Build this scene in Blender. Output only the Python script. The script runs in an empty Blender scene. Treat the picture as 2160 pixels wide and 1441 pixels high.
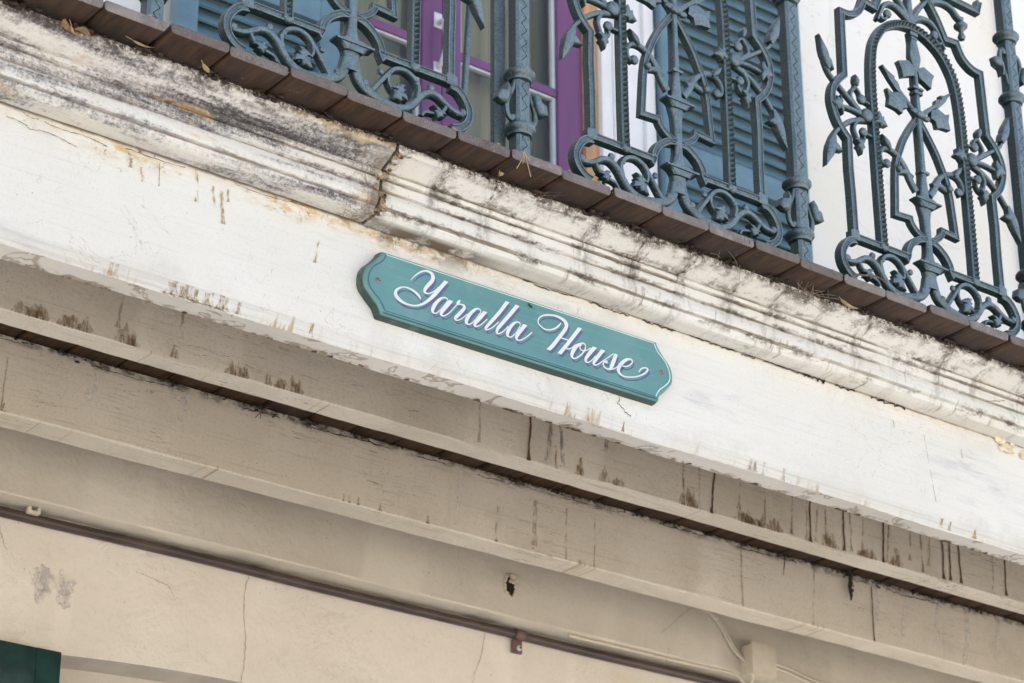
import bpy, bmesh, math, random
from mathutils import Vector, Matrix
random.seed(7)
S = bpy.context.scene
COL = S.collection
R = math.radians

# ------------------------------------------------------------------ camera
cam_d = bpy.data.cameras.new('camera')
cam = bpy.data.objects.new('camera', cam_d)
COL.objects.link(cam)
yaw, pit, rol = R(37.39188), R(25.05755), R(-0.22397)
F = Vector((math.sin(yaw)*math.cos(pit), math.cos(yaw)*math.cos(pit), math.sin(pit)))
Rt = Vector((math.cos(yaw), -math.sin(yaw), 0))
Up = Rt.cross(F)
c, s = math.cos(rol), math.sin(rol)
R2, U2 = Rt*c + Up*s, -Rt*s + Up*c
cam.matrix_world = Matrix(((R2.x, U2.x, -F.x, 0), (R2.y, U2.y, -F.y, 0), (R2.z, U2.z, -F.z, 1.6), (0, 0, 0, 1)))
cam_d.sensor_width = 36
cam_d.lens = 89.898
cam_d.clip_end = 500
cam_d.dof.use_dof = True
cam_d.dof.focus_distance = Vector((2.75, 3.45, 2.1)).dot(F)
cam_d.dof.aperture_fstop = 9.0
S.camera = cam

# ------------------------------------------------------------------ light
W = bpy.data.worlds.new('World'); S.world = W; W.use_nodes = True
nt = W.node_tree
bg = nt.nodes['Background']
sky = nt.nodes.new('ShaderNodeTexSky'); sky.sky_type = 'NISHITA'; sky.sun_disc = False
SUN_EL, SUN_AZ = R(47), R(20)        # the sun stands high behind the house: the front is in open shade, the forecourt is sunlit
sky.sun_elevation = SUN_EL; sky.sun_rotation = SUN_AZ
sky.air_density = 1.0; sky.dust_density = 3.5; sky.ozone_density = 1.0
nt.links.new(sky.outputs[0], bg.inputs[0]); bg.inputs[1].default_value = 0.15
sd = bpy.data.lights.new('sun', 'SUN'); sun = bpy.data.objects.new('sun', sd); COL.objects.link(sun)
sd.energy = 5.0; sd.angle = R(0.5); sd.color = (1.0, 0.94, 0.86)
dirn = Vector((math.sin(SUN_AZ)*math.cos(SUN_EL), math.cos(SUN_AZ)*math.cos(SUN_EL), math.sin(SUN_EL)))
sun.rotation_euler = dirn.to_track_quat('Z', 'Y').to_euler()
S.view_settings.view_transform = 'Standard'; S.view_settings.look = 'None'
S.view_settings.gamma = 1; S.view_settings.exposure = 1.36
S.view_settings.use_curve_mapping = False

# ------------------------------------------------------------------ node helper
class G:
    def __init__(s, name, rough=0.6, spec=0.4):
        s.m = bpy.data.materials.new(name); s.m.use_nodes = True
        s.t = s.m.node_tree; s.b = s.t.nodes['Principled BSDF']
        s.b.inputs['Roughness'].default_value = rough
        s.b.inputs['Specular IOR Level'].default_value = spec
        s.geo = s.t.nodes.new('ShaderNodeNewGeometry')
        s.P = s.geo.outputs['Position']
        s.xyz = s.t.nodes.new('ShaderNodeSeparateXYZ'); s.L(s.P, s.xyz.inputs[0])
        s.x, s.y, s.z = s.xyz.outputs
    def L(s, a, b):
        if isinstance(a, (int, float)): b.default_value = a
        elif isinstance(a, tuple): b.default_value = a if len(a) == len(b.default_value) else a + (1,)
        else: s.t.links.new(a, b)
    def obj(s):
        tc = s.t.nodes.new('ShaderNodeTexCoord'); return tc.outputs['Object']
    def sc(s, v, k):
        n = s.t.nodes.new('ShaderNodeVectorMath'); n.operation = 'MULTIPLY'; s.L(v, n.inputs[0]); n.inputs[1].default_value = k
        return n.outputs[0]
    def noise(s, v, scale, detail=3, rough=0.55, dist=0.0, k=None):
        n = s.t.nodes.new('ShaderNodeTexNoise')
        if k: v = s.sc(v, k)
        s.L(v, n.inputs['Vector']); n.inputs['Scale'].default_value = scale; n.inputs['Detail'].default_value = detail
        n.inputs['Roughness'].default_value = rough; n.inputs['Distortion'].default_value = dist
        return n.outputs[0]
    def voro(s, v, scale, k=None, feature='F1'):
        n = s.t.nodes.new('ShaderNodeTexVoronoi'); n.feature = feature
        if k: v = s.sc(v, k)
        s.L(v, n.inputs['Vector']); n.inputs['Scale'].default_value = scale
        return n.outputs['Distance']
    def op(s, o, a, b=0.0, c=0.0):
        n = s.t.nodes.new('ShaderNodeMath'); n.operation = o
        s.L(a, n.inputs[0]); s.L(b, n.inputs[1]); s.L(c, n.inputs[2])
        return n.outputs[0]
    def mul(s, *a):
        r = a[0]
        for q in a[1:]: r = s.op('MULTIPLY', r, q)
        return r
    def add(s, a, b): return s.op('ADD', a, b)
    def mx(s, a, b): return s.op('MAXIMUM', a, b)
    def rng(s, v, lo, hi, a=0.0, b=1.0):
        n = s.t.nodes.new('ShaderNodeMapRange'); n.interpolation_type = 'SMOOTHSTEP'
        s.L(v, n.inputs[0])
        for i, q in enumerate((lo, hi, a, b)): n.inputs[i+1].default_value = q
        return n.outputs[0]
    def mix(s, f, a, b):
        n = s.t.nodes.new('ShaderNodeMix'); n.data_type = 'RGBA'
        s.L(f, n.inputs[0]); s.L(a, n.inputs[6]); s.L(b, n.inputs[7])
        return n.outputs[2]
    def col(s, c): s.L(c, s.b.inputs['Base Color'])
    def bump(s, h, strength=0.3, dist=0.002, prev=None):
        n = s.t.nodes.new('ShaderNodeBump'); n.inputs['Strength'].default_value = strength; n.inputs['Distance'].default_value = dist
        s.L(h, n.inputs['Height'])
        if prev: s.L(prev, n.inputs['Normal'])
        s.L(n.outputs[0], s.b.inputs['Normal']); return n.outputs[0]
    def alpha(s, a):
        tr = s.t.nodes.new('ShaderNodeBsdfTransparent'); m = s.t.nodes.new('ShaderNodeMixShader')
        s.L(a, m.inputs[0]); s.L(tr.outputs[0], m.inputs[1]); s.L(s.b.outputs[0], m.inputs[2])
        s.L(m.outputs[0], s.t.nodes['Material Output'].inputs[0])

# ------------------------------------------------------------------ mesh helper
class MB:
    def __init__(s): s.v = []; s.f = []; s.mi = []
    def add(s, vs, fs, mi=0):
        o = len(s.v); s.v += [tuple(q) for q in vs]
        for f in fs: s.f.append([o+i for i in f]); s.mi.append(mi)
    def box(s, x0, x1, y0, y1, z0, z1, mi=0):
        s.add([(x, y, z) for z in (z0, z1) for y in (y0, y1) for x in (x0, x1)],
              [(0, 2, 3, 1), (4, 5, 7, 6), (0, 1, 5, 4), (2, 6, 7, 3), (0, 4, 6, 2), (1, 3, 7, 5)], mi)
    def bbox(s, x0, x1, y0, y1, z0, z1, b=0.003, mi=0):        # box with bevelled edges
        bm = bmesh.new(); bmesh.ops.create_cube(bm, size=1)
        for v in bm.verts:
            v.co = Vector(((x0+x1)/2+v.co.x*(x1-x0), (y0+y1)/2+v.co.y*(y1-y0), (z0+z1)/2+v.co.z*(z1-z0)))
        bmesh.ops.bevel(bm, geom=bm.edges[:], offset=b, segments=2, affect='EDGES', profile=0.6)
        bm.verts.index_update()
        s.add([v.co[:] for v in bm.verts], [[v.index for v in f.verts] for f in bm.faces], mi); bm.free()
    def extrude_x(s, prof, x0, x1, n=1, mi=0, wob=0.0, caps=True, seed=0):
        rnd = random.Random(seed); m = len(prof); ph = [(rnd.uniform(0, 9), rnd.uniform(0, 9)) for _ in prof]
        rings = []
        for i in range(n+1):
            x = x0+(x1-x0)*i/n
            for j, (y, z) in enumerate(prof):
                w = wob*(math.sin(x*7.1+ph[j][0])+math.sin(x*17.3+ph[j][1])*0.6+rnd.uniform(-0.7, 0.7)) if wob else 0
                rings.append((x, y+w*0.5, z+w))
        fs = [(i*m+j, i*m+(j+1) % m, (i+1)*m+(j+1) % m, (i+1)*m+j) for i in range(n) for j in range(m)]
        if caps: fs += [tuple(range(m))[::-1], tuple(n*m+j for j in range(m))]
        s.add(rings, fs, mi)
    def tube(s, pts, r, n=8, mi=0, cap=True):
        P = [Vector(p) for p in pts]; rs = r if isinstance(r, (list, tuple)) else [r]*len(P)
        vs = []; up = None
        for i, p in enumerate(P):
            d = (P[min(i+1, len(P)-1)]-P[max(i-1, 0)]).normalized()
            if up is None: up = d.orthogonal().normalized()
            up = (up-d*up.dot(d)).normalized(); w = d.cross(up)
            for k in range(n):
                a = 2*math.pi*k/n; vs.append(p+(up*math.cos(a)+w*math.sin(a))*rs[i])
        fs = [(i*n+k, i*n+(k+1) % n, (i+1)*n+(k+1) % n, (i+1)*n+k) for i in range(len(P)-1) for k in range(n)]
        if cap: fs += [tuple(range(n))[::-1], tuple((len(P)-1)*n+k for k in range(n))]
        s.add(vs, fs, mi)
    def ball(s, c, r, sx=1, sy=1, sz=1, mi=0, n=10, m=7):
        vs = []; 
        for i in range(1, m):
            t = math.pi*i/m
            for k in range(n):
                a = 2*math.pi*k/n
                vs.append((c[0]+r*sx*math.sin(t)*math.cos(a), c[1]+r*sy*math.sin(t)*math.sin(a), c[2]+r*sz*math.cos(t)))
        fs = [(i*n+k, (i+1)*n+k, (i+1)*n+(k+1) % n, i*n+(k+1) % n) for i in range(m-2) for k in range(n)]
        t0 = len(vs); vs += [(c[0], c[1], c[2]+r*sz), (c[0], c[1], c[2]-r*sz)]
        fs += [(t0, k, (k+1) % n) for k in range(n)] + [(t0+1, (m-2)*n+(k+1) % n, (m-2)*n+k) for k in range(n)]
        s.add(vs, fs, mi)
    def lathe(s, prof, cx, cy, n=16, mi=0):                     # prof of (r, z)
        m = len(prof); vs = [(cx+r*math.cos(2*math.pi*k/n), cy+r*math.sin(2*math.pi*k/n), z) for r, z in prof for k in range(n)]
        fs = [(i*n+k, i*n+(k+1) % n, (i+1)*n+(k+1) % n, (i+1)*n+k) for i in range(m-1) for k in range(n)]
        s.add(vs, fs, mi)
    def sweep(s, path, width, prof, yf, yb, mi=0):
        """bar following path (x, z) in a vertical plane; width in metres or one per point; prof = (across -1..1, height 0..1)"""
        n = len(path); m = len(prof); vs = []
        for i in range(n):
            p = Vector(path[i]); a = Vector(path[max(i-1, 0)]); b = Vector(path[min(i+1, n-1)])
            d1 = (p-a) if i > 0 else (b-p); d2 = (b-p) if i < n-1 else (p-a)
            d1 = d1.normalized(); d2 = d2.normalized(); t = d1+d2
            t = t.normalized() if t.length > 1e-6 else d1
            nn = Vector((-t.y, t.x)); k = 1/max(0.5, abs(nn.dot(Vector((-d1.y, d1.x)))))
            w = (width[i] if isinstance(width, (list, tuple)) else width)/2*k
            for (sx, h) in prof:
                q = p+nn*(w*sx); vs.append((q.x, yb+(yf-yb)*h, q.y))
        fs = [(i*m+j, (i+1)*m+j, (i+1)*m+(j+1) % m, i*m+(j+1) % m) for i in range(n-1) for j in range(m)]
        fs += [tuple(range(m)), tuple((n-1)*m+j for j in range(m))[::-1]]
        s.add(vs, fs, mi)
    def plate(s, out, yf, yb, dome=0.0, inset=0.75, mi=0):
        """thick outline (x, z) with a domed front"""
        n = len(out); cx = sum(p[0] for p in out)/n; cz = sum(p[1] for p in out)/n
        vs = [(x, yb, z) for x, z in out]+[(x, yf, z) for x, z in out]
        vs += [(cx+(x-cx)*inset, yf-dome, cz+(z-cz)*inset) for x, z in out]+[(cx, yf-dome*1.2, cz), (cx, yb, cz)]
        fs = []
        for i in range(n):
            j = (i+1) % n
            fs += [(i, j, n+j, n+i), (n+i, n+j, 2*n+j, 2*n+i), (2*n+i, 2*n+j, 3*n), (j, i, 3*n+1)]
        s.add(vs, fs, mi)
    def build(s, name, mats, parent=None, smooth=35, loc=None, recalc=True):
        me = bpy.data.meshes.new(name); me.from_pydata(s.v, [], s.f); me.update()
        for m in (mats if isinstance(mats, (list, tuple)) else [mats]): me.materials.append(m)
        me.polygons.foreach_set('material_index', s.mi)
        if recalc:
            bm = bmesh.new(); bm.from_mesh(me); bmesh.ops.recalc_face_normals(bm, faces=bm.faces[:]); bm.to_mesh(me); bm.free()
        if smooth:
            me.polygons.foreach_set('use_smooth', [True]*len(me.polygons)); me.set_sharp_from_angle(angle=R(smooth))
        o = bpy.data.objects.new(name, me); COL.objects.link(o)
        if parent: o.parent = parent
        if loc: o.location = loc
        return o

def thing(name, label, cat, loc=(0, 0, 0), group=None):
    o = bpy.data.objects.new(name, None); COL.objects.link(o); o.location = loc
    o.empty_display_size = 0.05
    return tag(o, label, cat, group)
def tag(o, label, cat, group=None):
    o['label'] = label; o['category'] = cat
    if group: o['group'] = group
    return o
def copy_tree(o, parent=None):
    c = o.copy(); COL.objects.link(c)
    if parent: c.parent = parent
    for ch in list(o.children): copy_tree(ch, c)
    return c
def smooth(pts, n=5):
    out = []
    for i in range(len(pts)-1):
        p0, p1, p2, p3 = pts[max(i-1, 0)], pts[i], pts[i+1], pts[min(i+2, len(pts)-1)]
        for k in range(n):
            t = k/n
            out.append(tuple(0.5*(2*p1[j]+(p2[j]-p0[j])*t+(2*p0[j]-5*p1[j]+4*p2[j]-p3[j])*t*t+(3*p1[j]-p0[j]-3*p2[j]+p3[j])*t**3) for j in range(len(p1))))
    out.append(tuple(pts[-1])); return out
def chain(*segs):
    o = []
    for sg in segs:
        for p in sg:
            if not o or (abs(p[0]-o[-1][0])+abs(p[1]-o[-1][1])) > 1e-5: o.append(p)
    return o
mm = lambda pts: [tuple(v/1000 for v in p) for p in pts]
flip = lambda pts: [(-p[0],)+tuple(p[1:]) for p in pts]
# ------------------------------------------------------------------ materials
def m_white_paint(name, base, warm, cornice=False):
    g = G(name, 0.55, 0.3); P = g.P
    grain = g.noise(P, 1, 4, 0.6, k=(2.5, 60, 110))
    blot = g.noise(P, 2.2, 4, 0.6, k=(1, 1, 1.6))
    c = g.mix(g.rng(blot, 0.35, 0.7), base, warm)
    c = g.mix(g.mul(g.rng(grain, 0.5, 0.75), 0.20), c, (0.45, 0.44, 0.45))
    speck = g.rng(g.voro(P, 61), 0.09, 0.05); sp2 = g.rng(g.noise(P, 13, 4, 0.7), 0.50, 0.62)
    c = g.mix(g.mul(speck, sp2, 0.75), c, (0.12, 0.10, 0.09))
    c = g.mix(g.mul(g.rng(g.noise(P, 190, 3, 0.7), 0.50, 0.72), 0.22), c, (0.46, 0.43, 0.38))
    c = g.mix(g.mul(g.rng(g.noise(P, 1, 4, 0.7, k=(5, 70, 240)), 0.54, 0.72), 0.20), c, (0.50, 0.47, 0.42))
    h = g.add(g.mul(grain, 0.6), g.mul(g.noise(P, 60, 3), 0.5))
    return g, c, h

def mat_frieze():
    g, c, h = m_white_paint('frieze paint', (0.79, 0.77, 0.72), (0.745, 0.725, 0.665))
    P = g.P
    # grey rubbed smudges, lying along the grain
    sm = g.mul(g.rng(g.noise(P, 1, 4, 0.65, k=(2.6, 1, 9)), 0.55, 0.74), g.rng(g.noise(P, 1, 3, 0.7, k=(14, 5, 120)), 0.38, 0.62))
    c = g.mix(g.mul(sm, 0.60), c, (0.42, 0.42, 0.45))
    fl = g.noise(P, 9, 4, 0.6, 0.7); hair = g.mul(g.rng(fl, 0.495, 0.498), g.rng(fl, 0.503, 0.500), g.rng(g.noise(P, 2.2, 2), 0.5, 0.62))
    c = g.mix(g.mul(hair, 0.45), c, (0.35, 0.31, 0.26))
    # ochre rust crust below the cornice
    near = g.rng(g.add(g.z, g.mul(g.noise(P, 7, 3), 0.05)), 3.775, 3.825)
    broad = g.rng(g.noise(P, 1.9, 2, k=(1, 0, 0.3)), 0.40, 0.62)
    left = g.add(g.rng(g.x, 2.9, 2.2), 0.25)
    ochre = g.mul(near, broad, left, g.rng(g.noise(P, 26, 4, 0.7, k=(1, 1, 2.2)), 0.42, 0.62))
    c = g.mix(g.mul(ochre, 0.9), c, (0.60, 0.40, 0.15))
    crust = g.mul(near, broad, left, g.rng(g.noise(P, 60, 4, 0.8), 0.57, 0.64))
    c = g.mix(crust, c, (0.13, 0.055, 0.02))
    joint = g.mul(g.rng(g.op('ABSOLUTE', g.op('SUBTRACT', g.x, 2.47)), 0.26, 0.03), g.rng(g.z, 3.755, 3.80))
    dirt = g.mul(joint, g.rng(g.noise(P, 14, 5, 0.72, 0.8), 0.48, 0.60))
    c = g.mix(g.mul(dirt, 0.9), c, (0.17, 0.115, 0.07))
    # dirt line in the angle under the cornice
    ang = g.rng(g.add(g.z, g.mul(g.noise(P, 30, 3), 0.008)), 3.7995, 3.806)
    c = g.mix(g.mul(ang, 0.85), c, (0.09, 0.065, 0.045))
    mot = g.mul(g.rng(g.noise(P, 5, 5, 0.7), 0.48, 0.70), g.mx(g.rng(g.z, 3.72, 3.80), g.rng(g.z, 3.64, 3.58)), 0.45)
    c = g.mix(mot, c, (0.56, 0.52, 0.45))
    # pale runs
    run = g.mul(g.rng(g.noise(P, 1, 2, 0.5, k=(55, 1, 2.2)), 0.66, 0.78), g.rng(g.noise(P, 3, 2, k=(1, 1, 0.5)), 0.5, 0.65))
    c = g.mix(g.mul(run, 0.45), c, (0.56, 0.47, 0.33))
    # worn lower edge: open grain and tea coloured runs
    low = g.rng(g.z, 3.574, 3.569)
    gr = g.rng(g.noise(P, 1, 4, 0.7, k=(3, 1, 210)), 0.46, 0.66)
    c = g.mix(g.mul(low, gr, 0.42), c, (0.42, 0.36, 0.28))
    c = g.mix(g.mul(low, 0.22), c, (0.60, 0.57, 0.51))
    st = g.mul(low, g.rng(g.add(g.noise(P, 1, 4, 0.65, 0.3, k=(60, 1, 14)), g.mul(g.op('SUBTRACT', 3.558, g.z), 4.0)), 0.52, 0.66), g.rng(g.noise(P, 4, 3, k=(1, 0, 0)), 0.46, 0.60))
    c = g.mix(g.mul(st, 0.75), c, (0.36, 0.23, 0.09))
    g.col(c); g.bump(h, 0.25, 0.0015); return g.m

def mat_soffit():
    g, c, h = m_white_paint('beam soffit paint', (0.76, 0.73, 0.68), (0.70, 0.66, 0.60))
    P = g.P
    edge = g.add(g.y, g.mul(g.noise(P, 24, 3, 0.6), 0.045))
    sc = g.mul(g.rng(edge, 3.564, 3.570), g.rng(g.noise(P, 30, 3), 0.45, 0.6))
    c = g.mix(g.mul(sc, 0.7), c, (0.30, 0.22, 0.15))
    ring = g.mul(g.rng(g.noise(P, 16, 3, 0.5, 0.6), 0.60, 0.625), g.rng(g.noise(P, 16, 3, 0.5, 0.6), 0.68, 0.65))
    c = g.mix(g.mul(ring, 0.55), c, (0.22, 0.14, 0.08))
    fr = g.mul(g.rng(g.y, 3.522, 3.512), g.rng(g.noise(P, 12, 3, k=(1, 0, 0)), 0.55, 0.68))
    c = g.mix(g.mul(fr, 0.6), c, (0.30, 0.19, 0.08))
    g.col(c); g.bump(h, 0.3, 0.0015); return g.m

def mat_cornice(name, mouldy):
    g, c, h = m_white_paint(name, (0.79, 0.785, 0.75), (0.73, 0.71, 0.63))
    P = g.P
    top = g.rng(g.z, 3.80, 3.925)
    # creases between the mouldings hold dirt
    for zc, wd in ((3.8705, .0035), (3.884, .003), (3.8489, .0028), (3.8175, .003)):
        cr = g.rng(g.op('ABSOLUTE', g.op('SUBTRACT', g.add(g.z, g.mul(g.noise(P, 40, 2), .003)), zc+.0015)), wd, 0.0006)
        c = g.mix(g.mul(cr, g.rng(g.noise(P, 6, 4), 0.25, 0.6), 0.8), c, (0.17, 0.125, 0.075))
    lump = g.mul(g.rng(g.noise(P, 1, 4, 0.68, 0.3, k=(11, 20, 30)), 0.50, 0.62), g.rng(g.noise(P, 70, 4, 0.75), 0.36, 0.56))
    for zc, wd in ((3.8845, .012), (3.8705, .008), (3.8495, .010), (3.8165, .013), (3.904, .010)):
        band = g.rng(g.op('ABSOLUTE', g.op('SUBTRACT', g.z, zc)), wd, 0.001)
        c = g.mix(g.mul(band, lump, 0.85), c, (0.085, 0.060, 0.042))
    fine = g.noise(P, 130, 4, 0.8)
    # water has spread round the joint: brown tide marks
    jn = g.add(g.noise(P, 13, 4, 0.6, 1.6), g.mul(g.op('ABSOLUTE', g.op('SUBTRACT', g.x, 2.322)), 1.6))
    near_j = g.rng(g.op('ABSOLUTE', g.op('SUBTRACT', g.x, 2.305)), 0.065, 0.02)
    tide = g.mx(g.mul(g.rng(jn, 0.50, 0.53), g.rng(jn, 0.57, 0.54)), g.mul(g.rng(jn, 0.60, 0.615), g.rng(jn, 0.645, 0.625)))
    if mouldy:
        big = g.noise(P, 1, 4, 0.62, 0.4, k=(2.6, 14, 26))
        lvl = g.add(big, g.mul(g.op('SUBTRACT', fine, 0.5), 0.50))
        lvl = g.add(g.add(lvl, 0.03), g.mul(g.op('SUBTRACT', top, 0.4), 0.08))
        mould = g.mul(g.rng(lvl, 0.49, 0.68), g.rng(g.x, 2.345, 2.25), g.rng(g.noise(P, 170, 4, 0.8), 0.30, 0.52, 0.55, 1.0))
        c = g.mix(g.mul(g.rng(lvl, 0.40, 0.60), 0.45), c, (0.40, 0.385, 0.415))
        c = g.mix(g.mul(mould, 0.93), c, (0.045, 0.04, 0.042))
        och = g.mul(g.rng(g.noise(P, 1, 3, 0.6, k=(6, 8, 30)), 0.60, 0.72), 0.5)
        c = g.mix(och, c, (0.56, 0.38, 0.18))
        bare = g.mul(g.rng(g.add(g.z, g.mul(g.noise(P, 18, 3), .03)), 3.918, 3.924), g.rng(g.x, 2.05, 2.15))
        c = g.mix(g.mul(bare, 0.8), c, (0.62, 0.50, 0.33))
    else:
        # streaks below every gap between the deck boards
        wob = g.mul(g.op('SUBTRACT', g.noise(P, 22, 3), 0.5), 0.05)
        ph = g.op('PINGPONG', g.add(g.op('SUBTRACT', g.x, 1.828), wob), 0.0611)
        at_gap = g.rng(ph, 0.030, 0.003)
        keep = g.rng(g.noise(P, 4.5, 2, k=(1, 0, 0)), 0.38, 0.55)
        lvl = g.mul(at_gap, keep, g.add(0.45, g.mul(top, 0.85)))
        lvl = g.mul(lvl, g.rng(g.add(g.mul(fine, 0.35), g.mul(g.noise(P, 1, 4, 0.7, 0.5, k=(60, 30, 12)), 0.75)), 0.46, 0.68))
        c = g.mix(g.mul(lvl, 0.9), c, (0.070, 0.050, 0.036))
        hair = g.mul(g.rng(g.noise(P, 1, 3, 0.65, k=(140, 20, 10)), 0.62, 0.72), g.rng(g.noise(P, 9, 3), 0.5, 0.62))
        c = g.mix(g.mul(hair, 0.7), c, (0.22, 0.15, 0.09))
        blot = g.mul(g.rng(g.noise(P, 1, 4, 0.7, k=(9, 12, 26)), 0.60, 0.70), g.rng(fine, 0.40, 0.55))
        c = g.mix(g.mul(blot, 0.6), c, (0.14, 0.115, 0.09))
        noseband = g.mul(g.rng(g.z, 3.832, 3.818), g.rng(g.noise(P, 1, 3, 0.65, k=(90, 10, 16)), 0.55, 0.68), g.rng(g.noise(P, 8, 3, k=(1, 0, 0)), 0.48, 0.6))
        c = g.mix(g.mul(noseband, 0.8), c, (0.20, 0.15, 0.11))
    c = g.mix(g.mul(g.rng(g.op('ABSOLUTE', g.op('SUBTRACT', g.x, 2.322)), 0.035, 0.008), g.rng(g.noise(P, 28, 4, 0.7), 0.35, 0.6), 0.75), c, (0.15, 0.105, 0.065))
    c = g.mix(g.mul(tide, near_j, 0.6), c, (0.15, 0.10, 0.055))
    foot = g.mul(g.rng(g.op('ABSOLUTE', g.op('SUBTRACT', g.x, 2.47)), 0.24, 0.04), g.rng(g.y, 3.462, 3.480), g.rng(g.z, 3.812, 3.804), g.rng(g.noise(P, 22, 5, 0.75), 0.34, 0.52))
    c = g.mix(g.mul(foot, 0.92), c, (0.13, 0.09, 0.055))
    grime = g.mul(g.rng(g.add(g.z, g.mul(g.noise(P, 24, 4), 0.05)), 3.926, 3.944), 0.95)
    c = g.mix(g.mul(grime, g.rng(fine, 0.35, 0.55)), c, (0.05, 0.04, 0.03))
    scr = g.mul(g.rng(g.noise(P, 40, 4, 0.7), 0.62, 0.68), g.rng(g.noise(P, 3, 2), 0.45, 0.6))
    c = g.mix(g.mul(scr, 0.5), c, (0.20, 0.15, 0.10))
    g.col(c); g.bump(g.add(h, g.mul(fine, 0.3)), 0.3, 0.0018); return g.m

def mat_joist(name, base, dark):
    g = G(name, 0.6, 0.25); P = g.P
    grain = g.noise(P, 1, 5, 0.65, k=(3, 40, 170))
    blot = g.noise(P, 3, 4, 0.6)
    c = g.mix(g.rng(blot, 0.35, 0.7), base, dark)
    c = g.mix(g.mul(g.rng(grain, 0.56, 0.74), 0.32), c, (0.22, 0.17, 0.12))
    c = g.mix(g.mul(g.rng(g.noise(P, 180, 3, 0.75), 0.48, 0.72), 0.30), c, (0.30, 0.255, 0.20))
    c = g.mix(g.mul(g.rng(g.noise(P, 7, 5, 0.7), 0.48, 0.70), 0.22), c, (0.42, 0.36, 0.28))
    crk = g.mul(g.rng(g.noise(P, 1, 4, 0.6, 1.2, k=(2.0, 20, 46)), 0.495, 0.50), g.rng(g.noise(P, 1, 4, 0.6, 1.2, k=(2.0, 20, 46)), 0.507, 0.502))
    c = g.mix(g.mul(crk, g.rng(g.noise(P, 4, 2), 0.45, 0.6), 0.75), c, (0.10, 0.075, 0.05))
    speck = g.mul(g.rng(g.voro(P, 110), 0.17, 0.09), g.rng(g.noise(P, 12, 2), 0.52, 0.66))
    c = g.mix(g.mul(speck, 0.7), c, (0.12, 0.085, 0.05))
    vrun = g.mul(g.rng(g.noise(P, 1, 2, 0.5, k=(38, 1, 1.6)), 0.60, 0.78), g.rng(g.noise(P, 2.5, 2), 0.45, 0.6))
    c = g.mix(g.mul(vrun, 0.22), c, (0.40, 0.31, 0.20))
    low = g.mul(g.rng(g.add(g.z, g.mul(g.noise(P, 40, 3), 0.03)), 3.772, 3.758), g.rng(g.noise(P, 1, 3, 0.6, k=(80, 1, 12)), 0.58, 0.68), g.rng(g.noise(P, 5, 2, k=(1, 0, 0)), 0.5, 0.6))
    c = g.mix(g.mul(low, 0.75), c, (0.28, 0.17, 0.07))
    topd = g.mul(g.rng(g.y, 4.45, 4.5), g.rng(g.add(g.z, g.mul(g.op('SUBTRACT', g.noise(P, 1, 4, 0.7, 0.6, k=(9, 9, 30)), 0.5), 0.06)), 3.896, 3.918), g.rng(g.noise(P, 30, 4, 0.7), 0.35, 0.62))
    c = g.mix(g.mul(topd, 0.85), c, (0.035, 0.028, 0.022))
    g.col(c); g.bump(g.add(g.mul(grain, 0.5), g.mul(g.noise(P, 70, 3), 0.6)), 0.35, 0.002); return g.m

def mat_plaster(name, base, dark, lump=1.0):
    g = G(name, 0.75, 0.2); P = g.P
    blot = g.noise(P, 2.4, 5, 0.6)
    c = g.mix(g.rng(blot, 0.35, 0.68), base, dark)
    c = g.mix(g.mul(g.rng(g.noise(P, 1.7, 3, 0.5, 0.6), 0.58, 0.7), 0.4), c, (base[0]*0.95, base[1]*0.88, base[2]*0.68))
    speck = g.mul(g.rng(g.voro(P, 48), 0.10, 0.05), g.rng(g.noise(P, 7, 2), 0.5, 0.62))
    c = g.mix(g.mul(speck, 0.8), c, (0.10, 0.075, 0.05))
    scr = g.mul(g.rng(g.noise(P, 1, 4, 0.65, 1.5, k=(9, 9, 14)), 0.497, 0.50), g.rng(g.noise(P, 1, 4, 0.65, 1.5, k=(9, 9, 14)), 0.505, 0.501), g.rng(g.noise(P, 3, 2), 0.5, 0.62))
    c = g.mix(g.mul(scr, 0.45), c, (0.25, 0.19, 0.13))
    c = g.mix(g.mul(g.rng(g.noise(P, 120, 4, 0.75), 0.50, 0.72), 0.28), c, tuple(b*0.62 for b in base))
    c = g.mix(g.mul(g.rng(g.noise(P, 1, 5, 0.75, 0.8, k=(16, 16, 16)), 0.54, 0.70), 0.28), c, tuple(b*0.78 for b in base))
    lumps = g.mul(g.add(g.noise(P, 11, 5, 0.62, 0.8), g.mul(g.noise(P, 50, 4, 0.6), 0.3)), g.rng(g.noise(P, 3, 3), 0.35, 0.65, 0.35, 1.0))
    c = g.mix(g.mul(g.rng(g.noise(P, 1, 3, 0.5, 0.4, k=(4.5, 4, 1.1)), 0.56, 0.66), 0.4), c, tuple(min(1, b*1.1) for b in base))
    g.col(c); g.bump(lumps, 0.6*lump, 0.016); return g.m

def mat_upper():
    g = G('white plaster', 0.7, 0.2); P = g.P
    c = g.mix(g.rng(g.noise(P, 1.3, 4, 0.6), 0.38, 0.66), (0.80, 0.785, 0.75), (0.78, 0.745, 0.655))
    c = g.mix(g.mul(g.rng(g.noise(P, 1, 3, 0.6, k=(14, 1, 1.2)), 0.56, 0.72), 0.25), c, (0.60, 0.57, 0.50))
    n = g.noise(P, 1, 4, 0.6, 1.2, k=(3, 3, 5)); hair = g.mul(g.rng(n, 0.497, 0.499), g.rng(n, 0.503, 0.501))
    c = g.mix(g.mul(hair, 0.5), c, (0.42, 0.40, 0.37))
    g.col(c); g.bump(g.noise(P, 14, 5, 0.6), 0.3, 0.008); return g.m

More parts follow.
